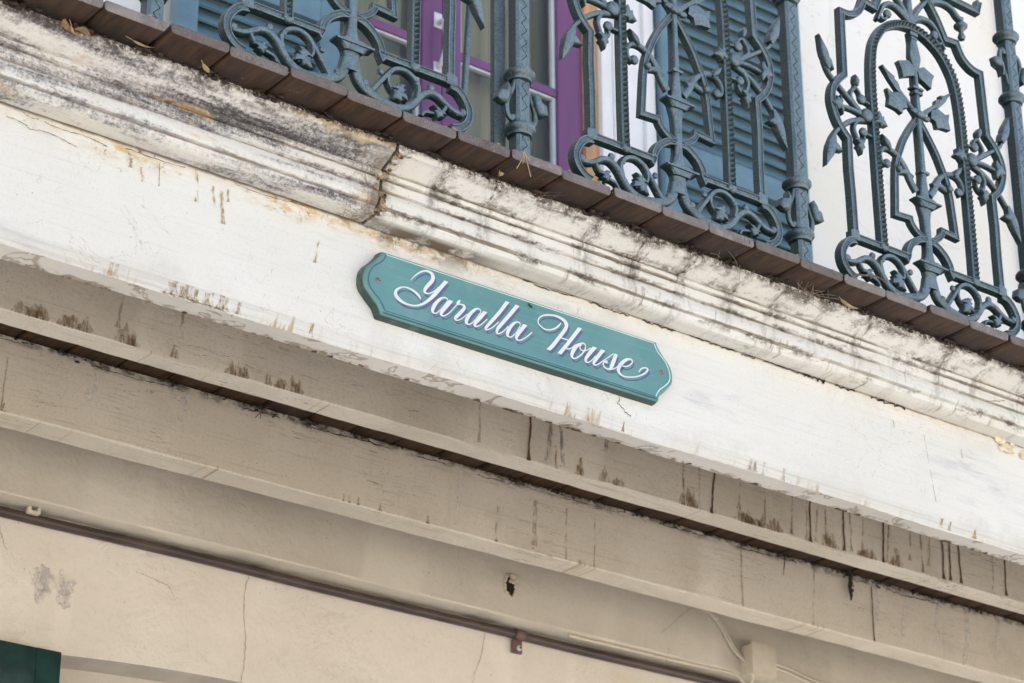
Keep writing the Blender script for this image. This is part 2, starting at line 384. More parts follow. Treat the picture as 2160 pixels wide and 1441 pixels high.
def mat_iron(name='iron paint', col=(0.010, 0.030, 0.030), lite=(0.160, 0.225, 0.260)):
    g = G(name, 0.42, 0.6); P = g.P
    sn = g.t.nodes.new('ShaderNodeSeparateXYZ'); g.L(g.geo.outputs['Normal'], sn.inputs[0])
    front_lit = g.mul(g.rng(g.op('MULTIPLY', sn.outputs[1], -1.0), 0.35, 0.85), g.rng(g.noise(P, 45, 4, 0.65), 0.2, 0.6, 0.55, 1.0))
    c = g.mix(front_lit, col, lite)          # sky light on street-facing faces painted into the colour, other sides left dark
    pits = g.rng(g.noise(P, 260, 3, 0.75), 0.50, 0.64)
    c = g.mix(g.mul(pits, 0.55), c, col)
    wear = g.mul(g.rng(g.noise(P, 230, 3, 0.7), 0.60, 0.70), g.rng(g.noise(P, 25, 3), 0.42, 0.6))
    c = g.mix(g.mul(wear, 0.65), c, (0.34, 0.38, 0.39))
    dust = g.rng(g.voro(P, 120), 0.10, 0.05)
    c = g.mix(g.mul(dust, g.rng(g.noise(P, 15, 2), 0.55, 0.65), 0.8), c, (0.45, 0.43, 0.38))
    g.col(c); g.bump(g.add(g.noise(P, 260, 3, 0.6), g.mul(g.noise(P, 110, 2), 0.6)), 0.8, 0.003); return g.m

def simple(name, base, rough=0.5, spec=0.4, var=0.25, scale=30, bump=0.1, k=None):
    g = G(name, rough, spec); n = g.noise(g.P, scale, 4, 0.6, k=k)
    d = tuple(b*(1-var) for b in base); l = tuple(min(1, b*(1+var)) for b in base)
    g.col(g.mix(g.rng(n, 0.3, 0.7), d, l))
    if bump: g.bump(n, bump, 0.002)
    return g.m

def mat_board_end():
    g = G('board end grain', 0.75, 0.2); P = g.P
    c = g.mix(g.rng(g.noise(P, 40, 4, 0.65), 0.3, 0.7), (0.17, 0.145, 0.14), (0.31, 0.275, 0.265))
    c = g.mix(g.rng(g.noise(P, 2.5, 2, k=(1, 0, 0)), 0.4, 0.6), c, g.mix(0.5, c, (0.24, 0.22, 0.17)))
    oi = g.t.nodes.new('ShaderNodeObjectInfo'); rn = oi.outputs['Random']
    c = g.mix(g.mul(g.rng(rn, 0.2, 1.0), 0.7), c, (0.11, 0.085, 0.075))
    ck = g.voro(P, 1, k=(190, 190, 110), feature='DISTANCE_TO_EDGE')
    c = g.mix(g.mul(g.rng(ck, 0.07, 0.0), g.rng(g.noise(P, 20, 2), 0.4, 0.6), 0.8), c, (0.045, 0.033, 0.03))
    sp = g.mul(g.rng(g.voro(P, 70), 0.10, 0.05), g.rng(g.noise(P, 9, 2), 0.5, 0.6))
    c = g.mix(g.mul(sp, 0.7), c, (0.5, 0.45, 0.36))
    g.col(c); g.bump(g.noise(P, 160, 3), 0.4, 0.002); return g.m

def mat_board_under():
    g = G('board underside', 0.6, 0.35); P = g.P
    st = g.noise(P, 1, 5, 0.65, 0.4, k=(75, 7, 40))
    bl = g.noise(P, 8, 3)
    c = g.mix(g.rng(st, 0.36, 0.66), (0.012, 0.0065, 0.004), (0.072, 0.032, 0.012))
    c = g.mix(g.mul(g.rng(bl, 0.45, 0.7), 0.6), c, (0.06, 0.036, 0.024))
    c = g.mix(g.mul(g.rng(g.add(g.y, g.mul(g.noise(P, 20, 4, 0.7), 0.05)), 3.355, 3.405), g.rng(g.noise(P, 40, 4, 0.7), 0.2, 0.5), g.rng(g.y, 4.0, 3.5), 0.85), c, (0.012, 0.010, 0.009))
    oi = g.t.nodes.new('ShaderNodeObjectInfo'); c = g.mix(g.mul(oi.outputs['Random'], 0.4), c, g.mix(0.5, c, (0.10, 0.045, 0.017)))
    pale = g.mul(g.rng(g.noise(P, 60, 4, 0.7), 0.66, 0.72), 0.5)
    c = g.mix(pale, c, (0.32, 0.24, 0.17))
    g.col(c); g.bump(st, 0.35, 0.003); return g.m

def mat_stain(name, colr, a, lo=0.35, hi=0.6, k=(95, 95, 45)):
    g = G(name, 0.55, 0.3); P = g.P
    g.col(colr); n = g.noise(P, 1, 4, 0.65, k=k)
    g.alpha(g.mul(g.rng(n, lo, hi), a)); return g.m

def mat_sign():
    g = G('sign green paint', 0.42, 0.45); P = g.P
    gr = g.noise(P, 1, 4, 0.6, k=(5, 60, 190))
    c = g.mix(g.rng(g.noise(P, 6, 3), 0.3, 0.7), (0.108, 0.262, 0.262), (0.145, 0.312, 0.308))
    c = g.mix(g.mul(g.rng(gr, 0.5, 0.75), 0.35), c, (0.19, 0.42, 0.43))
    sp = g.mul(g.rng(g.voro(P, 95), 0.12, 0.06), g.rng(g.noise(P, 9, 2), 0.5, 0.62))
    c = g.mix(g.mul(sp, 0.7), c, (0.5, 0.47, 0.40))
    side = g.mul(g.rng(g.y, 3.4815, 3.4845), g.rng(g.noise(P, 30, 4, 0.7), 0.15, 0.45, 0.72, 0.95))
    c = g.mix(side, c, (0.028, 0.055, 0.045))
    lft = g.mul(g.rng(g.x, 2.335, 2.315), g.rng(g.noise(P, 90, 3), 0.35, 0.6), 0.45)
    c = g.mix(lft, c, (0.16, 0.16, 0.12))
    c = g.mix(g.mul(g.rng(g.noise(P, 13, 5, 0.7), 0.56, 0.7), 0.22), c, (0.30, 0.40, 0.38))
    g.col(c); g.bump(gr, 0.4, 0.0015); return g.m

def mat_glass():
    g = G('window glass', 0.05, 0.5); g.col((0.03, 0.035, 0.03))
    tr = g.t.nodes.new('ShaderNodeBsdfTransparent'); tr.inputs[0].default_value = (0.80, 0.83, 0.78, 1)
    gl = g.t.nodes.new('ShaderNodeBsdfGlossy'); gl.inputs['Roughness'].default_value = 0.06
    fr = g.t.nodes.new('ShaderNodeFresnel'); fr.inputs[0].default_value = 1.5
    m = g.t.nodes.new('ShaderNodeMixShader'); g.L(fr.outputs[0], m.inputs[0]); g.L(tr.outputs[0], m.inputs[1]); g.L(gl.outputs[0], m.inputs[2])
    g.L(m.outputs[0], g.t.nodes['Material Output'].inputs[0]); return g.m

M = dict(
    frieze=mat_frieze(), soffit=mat_soffit(), corn_l=mat_cornice('mouldy cornice paint', True), corn_r=mat_cornice('cornice paint', False),
    joist=mat_joist('joist paint', (0.71, 0.645, 0.55), (0.64, 0.575, 0.475)),
    plate=mat_plaster('wall plate paint', (0.66, 0.605, 0.51), (0.58, 0.525, 0.435), 0.6),
    wall=mat_plaster('cream plaster', (0.84, 0.78, 0.68), (0.78, 0.715, 0.61), 1.0),
    wall_up=mat_upper(),
    iron=mat_iron(), groove_shade=simple('iron paint groove', (0.010, 0.024, 0.024), 0.5, 0.4, 0.2, 60, 0),
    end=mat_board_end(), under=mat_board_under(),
    sign=mat_sign(), letter=simple('white sign paint', (0.78, 0.77, 0.79), 0.45, 0.3, 0.02, 60, 0),
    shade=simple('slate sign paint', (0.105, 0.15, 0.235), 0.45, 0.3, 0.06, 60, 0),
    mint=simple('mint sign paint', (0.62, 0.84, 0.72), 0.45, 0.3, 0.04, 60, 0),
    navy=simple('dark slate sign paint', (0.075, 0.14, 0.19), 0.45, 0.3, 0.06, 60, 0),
    screw=simple('screw metal', (0.30, 0.20, 0.22), 0.45, 0.5, 0.25, 200, 0.2), slot=simple('screw slot', (0.03, 0.02, 0.02), 0.7, 0.1, 0.1, 50, 0),
    pipe=simple('brown pipe paint', (0.064, 0.042, 0.037), 0.38, 0.5, 0.35, 22, 0.2, (0.4, 1, 1)), clip=simple('clip metal', (0.17, 0.10, 0.09), 0.5, 0.4, 0.2, 80, 0.2),
    plastic=simple('white plastic', (0.68, 0.66, 0.60), 0.4, 0.4, 0.05, 40, 0), cable=simple('painted cable', (0.64, 0.58, 0.47), 0.5, 0.3, 0.06, 40, 0),
    purple=simple('purple door paint', (0.175, 0.066, 0.165), 0.35, 0.45, 0.12, 8, 0.05, (1, 1, 0.2)), bead=simple('pale glazing bead', (0.50, 0.56, 0.60), 0.5, 0.3, 0.05, 20, 0),
    jamb=simple('bare timber', (0.50, 0.30, 0.16), 0.6, 0.25, 0.15, 12, 0.2, (6, 6, 1)), arch=simple('white architrave paint', (0.78, 0.78, 0.78), 0.45, 0.35, 0.03, 10, 0),
    louvre=simple('teal shutter paint', (0.125, 0.215, 0.265), 0.4, 0.45, 0.12, 14, 0.05), dkgreen=simple('dark green paint', (0.012, 0.045, 0.042), 0.4, 0.4, 0.3, 25, 0.1),
    glass=mat_glass(), curtain=simple('drab curtain', (0.46, 0.44, 0.36), 0.8, 0.1, 0.18, 9, 0, (1, 1, 0.05)), handle=simple('pale metal', (0.60, 0.60, 0.62), 0.35, 0.5, 0.08, 60, 0),
    st_d=mat_stain('dark brown run', (0.105, 0.058, 0.022), 0.85, 0.18, 0.42), st_m=mat_stain('brown run', (0.26, 0.155, 0.055), 0.62), st_l=mat_stain('tea run', (0.34, 0.25, 0.14), 0.45),
    st_t=mat_stain('brown comb of runs', (0.30, 0.185, 0.075), 0.65, 0.36, 0.68, (170, 170, 30)),
    st_g=mat_stain('grey run', (0.13, 0.11, 0.09), 0.5, 0.40, 0.65), st_w=mat_stain('lime bloom', (0.75, 0.74, 0.76), 0.35, 0.3, 0.7), st_y=mat_stain('ochre run', (0.42, 0.28, 0.10), 0.65),
    st_w2=mat_stain('white plaster fleck', (0.76, 0.73, 0.74), 0.8, 0.40, 0.62, (70, 70, 55)), reveal=simple('shade grey reveal', (0.52, 0.475, 0.42), 0.7, 0.2, 0.12, 8, 0.3),  # reveal: shade of the window soffit put into a greyer colour
    st_p=mat_stain('bare grey plaster', (0.60, 0.55, 0.55), 0.6, 0.36, 0.70, (30, 30, 26)),
    crack=simple('crack shadow gap', (0.055, 0.04, 0.03), 0.9, 0.1, 0.3, 80, 0), web=simple('old cobweb', (0.05, 0.042, 0.035), 0.9, 0.1, 0.3, 80, 0),
    crack2=simple('plaster crack', (0.22, 0.18, 0.14), 0.9, 0.1, 0.3, 80, 0),
    leaf=simple('dry leaf', (0.26, 0.17, 0.09), 0.7, 0.2, 0.35, 60, 0.3), leaf2=simple('pale dry leaf', (0.45, 0.34, 0.20), 0.7, 0.2, 0.25, 60, 0.3), twig=simple('dry twig', (0.16, 0.11, 0.075), 0.8, 0.2, 0.3, 90, 0.3),
    ground=simple('pale gravel', (0.54, 0.50, 0.43), 0.9, 0.1, 0.2, 3, 0.3), hole=simple('hole and room shade', (0.03, 0.022, 0.016), 0.9, 0.1, 0.3, 60, 0), chunk=simple('loose plaster', (0.62, 0.53, 0.40), 0.8, 0.1, 0.15, 60, 0.5),
    brk=simple('broken plaster core', (0.72, 0.63, 0.47), 0.85, 0.1, 0.25, 90, 0.8),
)
# ------------------------------------------------------------------ setting
g = MB(); g.add([(-150, -150, 0), (150, -150, 0), (150, 150, 0), (-150, 150, 0)], [(0, 1, 2, 3)])
o = g.build('ground', M['ground'], smooth=0, recalc=False); o['kind'] = 'structure'

ZD, ZT, YF = 3.9205, 3.9403, 3.3046       # deck underside, deck top, front edge of deck
XA, XB = 0.9, 8.0
def stain_patch(g, mi, x, z, w, h, y, n=14, seed=0):
    r = random.Random(seed); pts = []
    for i in range(n):
        a = 2*math.pi*i/n; k = 0.72+0.5*r.random()
        pts.append((x+math.cos(a)*w/2*k, y, z+math.sin(a)*h/2*k))
    g.add(pts+[(x, y, z)], [(i, n, (i+1) % n) for i in range(n)], mi)
def drip(g, mi, x0, z0, x1, z1, w, y, seed=0, bulb=1.8, taper=0.55):
    r = random.Random(seed); n = 14; vs = []; off = 0
    for i in range(n+1):
        t = i/n; off = off*0.9+r.uniform(-1, 1)*w*0.22
        k = taper+(1-taper)*r.uniform(0.7, 1.3)
        if t > 0.86: k *= 1+(bulb-1)*(t-0.86)/0.14
        x = x0+(x1-x0)*t+off; z = z0+(z1-z0)*t
        vs += [(x-w/2*k, y, z), (x+w/2*k, y, z)]
    g.add(vs, [(2*i, 2*i+1, 2*i+3, 2*i+2) for i in range(n)], mi)
def crack(g, pts, w, y, mi=0, seed=0):
    r = random.Random(seed); P = smooth(pts, 9); vs = []
    for i, (x, z) in enumerate(P):
        k = w*r.uniform(0.35, 1.3); x += r.uniform(-w, w)*1.3; z += r.uniform(-w, w)*.9
        vs += [(x-k/2, y, z), (x+k/2, y, z)] if abs(P[-1][1]-P[0][1]) > abs(P[-1][0]-P[0][0]) else [(x, y, z-k/2), (x, y, z+k/2)]
    g.add(vs, [(2*i, 2*i+1, 2*i+3, 2*i+2) for i in range(len(P)-1)], mi)

# ------------------------------------------------------------------ fascia beam with its cornice
beam = thing('fascia_beam', 'long stained white timber beam carrying the cornice and the green name sign', 'beam', (2.7, 3.5, 3.545))
def local(o, par):                                    # geometry is written in world metres
    o.parent = par; o.location = -Vector(par.location); return o
g = MB()
g.extrude_x([(3.5, 3.5712), (3.5, 3.88), (3.5556, 3.88), (3.5556, 3.5449), (3.510, 3.5449)], XA, XB, 420, wob=0.0015, seed=3)
me = g.build('beam_face', [M['frieze'], M['soffit']], smooth=30)
for p in me.data.polygons:
    if p.normal.z < -0.8: p.material_index = 1
local(me, beam)
PROF = [(3.500, 3.8015), (3.469, 3.8015), (3.462, 3.8025), (3.456, 3.8065), (3.4525, 3.8125), (3.452, 3.8158), (3.4495, 3.8162), (3.4445, 3.8195),
        (3.4425, 3.826), (3.4425, 3.834), (3.4435, 3.842), (3.4465, 3.8475), (3.4465, 3.8496), (3.443, 3.8503), (3.4405, 3.852), (3.4395, 3.868), (3.4425, 3.8692), (3.4425, 3.8708),
        (3.4385, 3.8714), (3.4338, 3.8735), (3.4325, 3.8775), (3.4335, 3.8812), (3.4365, 3.8832), (3.4365, 3.8845),
        (3.426, 3.8885), (3.413, 3.8945), (3.402, 3.9005), (3.395, 3.9035), (3.3905, 3.9045), (3.389, 3.9075), (3.387, 3.914), (3.386, 3.9200), (3.500, 3.9200)]
g = MB(); g.extrude_x([(y-0.002, z+(0.0012 if z < 3.915 else 0)) for y, z in PROF], XA, 2.322, 70, wob=0.0006, seed=5)
local(g.build('cornice_moulding', M['corn_l'], smooth=28), beam)['label'] = 'cornice length black with mould'
g = MB(); g.extrude_x(PROF, 2.330, XB, 180, wob=0.0005, seed=6)
local(g.build('cornice_moulding', M['corn_r'], smooth=28), beam)['label'] = 'cornice length with dirt streaks below the board gaps'
# rotten filler in the joint of the two cornice lengths
g = MB(); r = random.Random(4)
for i in range(60):
    t = i/59; y, z = PROF[3+int(t*26)]
    g.ball((2.326+r.uniform(-.006, .006)+0.012*math.sin(t*9), y+r.uniform(-.001, .004), z+r.uniform(-.002, .002)), r.uniform(.004, .008), 0.9, 0.5, 0.9, n=7, m=5)
fl = g.build('joint_filler', simple('rotten joint filler', (0.24, 0.18, 0.11), 0.85, 0.1, 0.9, 90, 0.8), smooth=60); local(fl, beam)
# broken corner of plaster on the right, crust below the joint
g = MB(); r = random.Random(9)
for i in range(16):
    g.ball((4.075+r.uniform(-.05, .12), 3.497+r.uniform(-.003, .003), 3.792+r.uniform(-.013, .012)-max(0, r.random()-.6)*.03), r.uniform(.006, .014), 1.4, 0.4, 0.8, n=8, m=6)
local(g.build('broken_plaster', M['brk'], smooth=25), beam)
# opened crack above the sign and along the cornice foot
g = MB(); r = random.Random(2); x = 2.70
while x < 3.75:
    L = r.uniform(.03, .13); crack(g, [(x, 3.7985+r.uniform(-.002, .001)), (x+L/2, 3.797+r.uniform(-.002, .002)), (x+L, 3.7985)], r.uniform(.002, .0052), 3.4985, seed=int(x*1000)); x += L+r.uniform(.0, .05)
for q, pts in enumerate(([(1.63, 3.796), (1.645, 3.791), (1.66, 3.793)], [(1.67, 3.792), (1.70, 3.788), (1.75, 3.790), (1.79, 3.786)], [(1.83, 3.794), (1.90, 3.792), (1.95, 3.7945)], [(2.05, 3.7955), (2.10, 3.793), (2.2, 3.7985)], [(1.60, 3.778), (1.635, 3.775), (1.645, 3.768), (1.67, 3.773), (1.70, 3.771), (1.735, 3.764)])):
    crack(g, pts, .0011, 3.4983, seed=q+20)
crack(g, [(2.93, 3.600), (2.945, 3.590), (2.965, 3.578)], .002, 3.4985, seed=3)
crack(g, [(2.935, 3.615), (2.938, 3.606), (2.93, 3.600)], .0012, 3.4985, seed=4)
crack(g, [(3.99, 3.86), (3.93, 3.845)], .0015, 3.4365, seed=5)
local(g.build('crack_line', M['crack'], smooth=0, recalc=False), beam)['kind'] = 'stuff'
g = MB()
for i, (a, b, c_, d, w, mi) in enumerate([(1861, 3767, 1865, 3739, 5, 2), (1897, 3785, 1899, 3741, 2, 1), (1971, 3798, 1975, 3734, 6, 2), (2008, 3777, 2010, 3736, 5, 2), (2026, 3773, 2030, 3708, 7, 2), (1839, 3778, 1840, 3759, 6, 2), (2038, 3780, 2039, 3755, 4, 2), (2235, 3745, 2226, 3690, 4, 2), (3700, 3760, 3702, 3745, 4, 2), (3905, 3745, 3908, 3725, 4, 2), (3790, 3752, 3812, 3600, 1.2, 2)]):
    drip(g, mi, a/1000, b/1000, c_/1000, d/1000, w/1000, 3.4982, seed=i)
for i, x in enumerate([1935, 1944, 1959, 1968, 1977, 1986, 2009, 2018, 2038, 2048, 2074, 1830, 1819, 2226, 2860, 2950, 3282, 3295, 3372, 3830, 3855, 3932]):
    r = random.Random(i); z0 = 3.5705-r.random()*.006; z1 = 3.5465
    f = lambda z: 3.5+(3.5712-z)/(3.5712-3.5449)*.010-.0018
    w = r.uniform(.006, .012) if not 1930 < x < 2080 else r.uniform(.008, .016)
    mi = 4 if 1930 < x < 2080 else r.choice((4, 4, 2))
    g.add([(x/1000-w*.35, f(z0), z0), (x/1000+w*.35, f(z0), z0), (x/1000+w*.6+.002, f(z1), z1), (x/1000-w*.6, f(z1), z1), (x/1000-w*.3, f((z0+z1)/2), (z0+z1)/2), (x/1000+w*.3, f((z0+z1)/2), (z0+z1)/2)], [(0, 1, 5, 4), (4, 5, 2, 3)], mi)
r = random.Random(31)
for i in range(78):                                    # scallops of peeled paint at the back edge of the soffit
    x = r.uniform(1.5, 4.3); w = r.uniform(.005, .015); n = 9
    pts = [(x+math.cos(math.pi*k/n)*w, 3.5553-math.sin(math.pi*k/n)*r.uniform(.006, .012), 3.5434) for k in range(n+1)]
    g.add(pts, [tuple(range(n+1))], r.choice((3, 1, 1, 0)))
for i in range(7):
    x = 1.93+i*.019; stain_patch(g, 1, x, 3.5462, .024, .006, 3.5076, seed=i)
local(g.build('stain_run', [M['st_d'], M['st_m'], M['st_y'], M['st_g'], M['st_t']], smooth=0, recalc=False), beam)['kind'] = 'stuff'

# ------------------------------------------------------------------ joists
def joist(name, label, y0, y1, zb, zt, m, seed, group=None):
    t = thing(name, label, 'joist' if name == 'floor_joist' else 'beam', (3.6, y0, zb), group)
    g = MB(); b = .004
    g.extrude_x([(y0, zb+b), (y0, zt), (y1, zt), (y1, zb+b*.6), (y1-b*.6, zb), (y0+b, zb)], XA, XB, 200, wob=0.0010, seed=seed)
    local(g.build('joist_face', m, smooth=30), t); return t
JB = 3.7426
j1 = joist('floor_joist', 'cream floor joist just behind the fascia beam, streaked with dark brown drips', 4.114, 4.1734, JB, ZD-.002, M['joist'], 11, 'floor joists under the balcony')
j2 = joist('floor_joist', 'cream floor joist deeper under the balcony, cobwebs along its top edge', 4.5625, 4.6356, JB, ZD-.002, M['joist'], 12, 'floor joists under the balcony')
wp = joist('wall_plate', 'rough cream wall plate beam against the house wall with a ragged hole', 4.971, 5.046, JB, ZD-.002, M['plate'], 13)
DR = [(3645, 3847, 3635, 3739, 1), (3691, 3846, 3684, 3746, 2), (3740, 3850, 3722, 3742, 0), (3826, 3843, 3808, 3775, 2), (3897, 3850, 3891, 3747, 1), (3988, 3846, 3977, 3750, 1), (4032, 3844, 4023, 3745, 2), (4045, 3847, 4035, 3744, 0), (4066, 3848, 4054, 3748, 2), (4095, 3846, 4088, 3751, 1), (4153, 3850, 4147, 3746, 0), (4173, 3848, 4171, 3748, 1), (4218, 3846, 4206, 3749, 1), (4287, 3850, 4278, 3745, 0), (4308, 3844, 4291, 3748, 1), (4383, 3851, 4372, 3770, 2), (4413, 3847, 4417, 3750, 1), (4448, 3832, 4436, 3771, 2), (4493, 3842, 4489, 3747, 0), (4516, 3847, 4509, 3749, 0), (4548, 3848, 4554, 3749, 0), (4676, 3845, 4664, 3745, 2), (4718, 3850, 4714, 3751, 0), (3058, 3844, 3052, 3753, 2), (3196, 3849, 3191, 3739, 0), (3253, 3847, 3241, 3753, 3), (3281, 3847, 3283, 3750, 3), (3265, 3769, 3266, 3741, 1), (3336, 3758, 3333, 3738, 1), (3414, 3849, 3413, 3820, 3), (2167, 3830, 2160, 3775, 2), (2310, 3850, 2305, 3790, 2)]
g = MB()
for i, (a, b, c_, d, mi) in enumerate(DR):
    drip(g, mi, a/1000, min(b, 3844)/1000+.03, c_/1000, max(d, 3744)/1000, (.0056, .0052, .006, .011)[mi], 4.1125, seed=i+40, bulb=2.2)
for i, (x, w) in enumerate([(1948, 20), (1974, 22), (1990, 16), (2053, 26), (2080, 22), (2181, 26), (2193, 12), (2289, 10), (2420, 12), (2439, 12), (2454, 9), (2511, 8), (2542, 16), (2577, 18), (3645, 22), (3664, 16), (3821, 28), (3841, 30), (3861, 26), (3878, 20), (3921, 22), (4090, 18), (4106, 20), (4205, 16), (4227, 24), (4319, 22), (3400, 14), (3440, 18), (3330, 12)]):
    r = random.Random(i+90); w = w/1000*1.25; h = r.uniform(.018, .034); x = x/1000; n = 7
    wd_ = [(x-w*.9+w*1.8*q/n+.003, 4.1124, 3.745+h*r.uniform(.5, 1.7)*math.sin(math.pi*(q+.5)/(n+1))) for q in range(n+1)]
    g.add(wd_+[(x+w*.9, 4.1124, 3.7442), (x-w*.9, 4.1124, 3.7442)], [tuple(range(n+3))], 2)
    up = [(x-w/2+w*q/n+.002, 4.1122, 3.745+h*r.uniform(.45, 1.0)) for q in range(n+1)]
    g.add(up+[(x+w/2, 4.1122, 3.7442), (x-w/2, 4.1122, 3.7442)], [tuple(range(n+3))], 4)
local(g.build('stain_run', [M['st_d'], M['st_m'], M['st_l'], M['st_g'], M['st_t']], smooth=0, recalc=False), j1)['kind'] = 'stuff'
g = MB()
for i, (a, b, c_, d, mi, w) in enumerate([(3441, 3842, 3435, 3745, 1, 7), (3653, 3881, 3650, 3745, 1, 5), (3741, 3879, 3735, 3745, 1, 4), (4226, 3900, 4221, 3745, 1, 6), (4483, 3900, 4469, 3745, 1, 5), (4693, 3900, 4690, 3745, 0, 4), (4712, 3917, 4705, 3805, 2, 14), (4831, 3911, 4812, 3782, 2, 16), (4946, 3913, 4927, 3782, 2, 16), (5064, 3910, 5038, 3745, 2, 16), (5181, 3911, 5162, 3783, 2, 14), (2140, 3870, 2136, 3745, 1, 4), (2360, 3900, 2340, 3820, 2, 22), (2580, 3900, 2575, 3830, 2, 18), (3330, 3900, 3320, 3760, 2, 12), (3560, 3880, 3550, 3760, 1, 12)]):
    drip(g, mi, a/1000, b/1000, c_/1000, d/1000, w/1000, 4.561, seed=i+70, bulb=1.7 if mi < 2 else 0.6, taper=0.8)
for i, x in enumerate([2999, 3015, 3041, 3102, 3237, 3436, 2140]):
    drip(g, 3, x/1000+.001, 3.764, x/1000, 3.7455, .0035, 4.5608, seed=i+5, bulb=2.2); stain_patch(g, 3, x/1000, 3.7462, .013, .005, 4.5605, seed=i)
local(g.build('stain_run', [M['st_d'], M['st_l'], M['st_w'], M['st_m']], smooth=0, recalc=False), j2)['kind'] = 'stuff'
g = MB(); r = random.Random(6); x = 1.5
while x < 4.9:
    L = r.uniform(.06, .30); z = 3.906+r.uniform(-.004, .003)
    crack(g, [(x, z), (x+L*.3, z-.002), (x+L*.7, z+.001), (x+L, z)], r.uniform(.0010, .0028), 4.5608, seed=int(x*100)); x += L+r.uniform(.01, .2)
local(g.build('crack_line', M['crack'], smooth=0, recalc=False), j2)['kind'] = 'stuff'
# cobwebs and dirt hanging in the angle of the deck boards and the joist
g = MB(); r = random.Random(21)
for k in range(-1, 36):
    gx = 1.793+.1222*k; amp = r.choice((.15, .4, .7, 1.0))
    for q in range(int(14*amp)+2):
        x = gx+r.gauss(0, .010+.012*amp); z = 3.9195-abs(r.gauss(0, .005*amp+.002))
        g.ball((x, 4.560-r.random()*.008, z), r.uniform(.0012, .0036), r.uniform(1.2, 2.4), 1, 0.8, n=6, m=4)
    for q in range(int(5*amp)):
        x0 = gx+r.uniform(-.03, .03); n = 6; sl = r.uniform(-.003, .003); st_ = r.uniform(-.010, .012)
        pts = [(x0+t*st_, 4.5595-r.random()*.003, 3.915-r.random()*.008+t*sl) for t in range(n)]
        g.tube(pts, .0005, 4)
for q in range(420): g.ball((r.uniform(1.5, 5.6), 4.5605-r.random()*.003, 3.919-abs(r.gauss(0, .004))), r.uniform(.0008, .0022), 2.2, 1, .7, n=5, m=4)
g.tube([(4.600, 4.55, 3.926), (4.604, 4.55, 3.90), (4.599, 4.549, 3.875), (4.603, 4.55, 3.85), (4.602, 4.55, 3.838)], [.006, .005, .006, .004, .002], 6)
for i in range(24): g.ball((4.601+r.uniform(-.006, .006), 4.548+r.uniform(-.005, .005), 3.85+r.random()*.07), r.uniform(.002, .005), n=6, m=4)
g.tube([(4.372, 4.553, 3.920), (4.370, 4.552, 3.90), (4.366, 4.552, 3.88), (4.362, 4.552, 3.857)], [.0025, .0018, .0016, .0006], 5)
o = g.build('cobwebs', M['web'], smooth=60, recalc=False); tag(o, 'black cobwebs and dirt hanging between deck boards and the deeper joist', 'cobwebs'); o['kind'] = 'stuff'

# ------------------------------------------------------------------ deck
deck = thing('balcony_deck', 'brown timber balcony deck of short boards with rounded weathered ends', 'deck', (3.6, 3.3046, ZD))
r = random.Random(5)
k = -7
while 1.793+.1222*k < XB:
    x0 = 1.793+.1222*k; wide = .011 if k == 0 else r.choice((.003, .0035, .005, .0065)); x1 = x0+.1222
    xa, xb = x0+wide/2, x1-.0015
    yf = YF+r.uniform(-.0035, .0035); dz = r.uniform(-.0014, .0014)
    rr = .0078; arc = []
    for cx, cz, a0 in ((xb-rr*.6, ZT-rr*.6, 0), (xa+rr*.6, ZT-rr*.6, 90), (xa+rr, ZD+rr, 180), (xb-rr, ZD+rr, 270)):
        q = rr*.6 if a0 < 180 else rr
        for j in range(4):
            a = R(a0+30*j); arc.append((cx+q*math.cos(a), cz+q*math.sin(a)))
    n = len(arc); g = MB(); e = .0022
    cxm, czm = (xa+xb)/2, (ZD+ZT)/2
    ins = [(cxm+(x-cxm)*(1-2*e/.122), czm+(z-czm)*(1-2*e/.02)) for x, z in arc]
    vs = [(x, yf, z+dz) for x, z in ins]+[(x, yf+e, z+dz) for x, z in arc]+[(x, 5.044, z+dz) for x, z in arc]
    fs = [tuple(range(n))]+[(i, (i+1) % n, n+(i+1) % n, n+i) for i in range(n)]+[(n+i, n+(i+1) % n, 2*n+(i+1) % n, 2*n+i) for i in range(n)]+[tuple(2*n+i for i in range(n))[::-1]]
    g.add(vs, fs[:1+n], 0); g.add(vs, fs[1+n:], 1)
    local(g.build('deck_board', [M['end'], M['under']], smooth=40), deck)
    k += 1

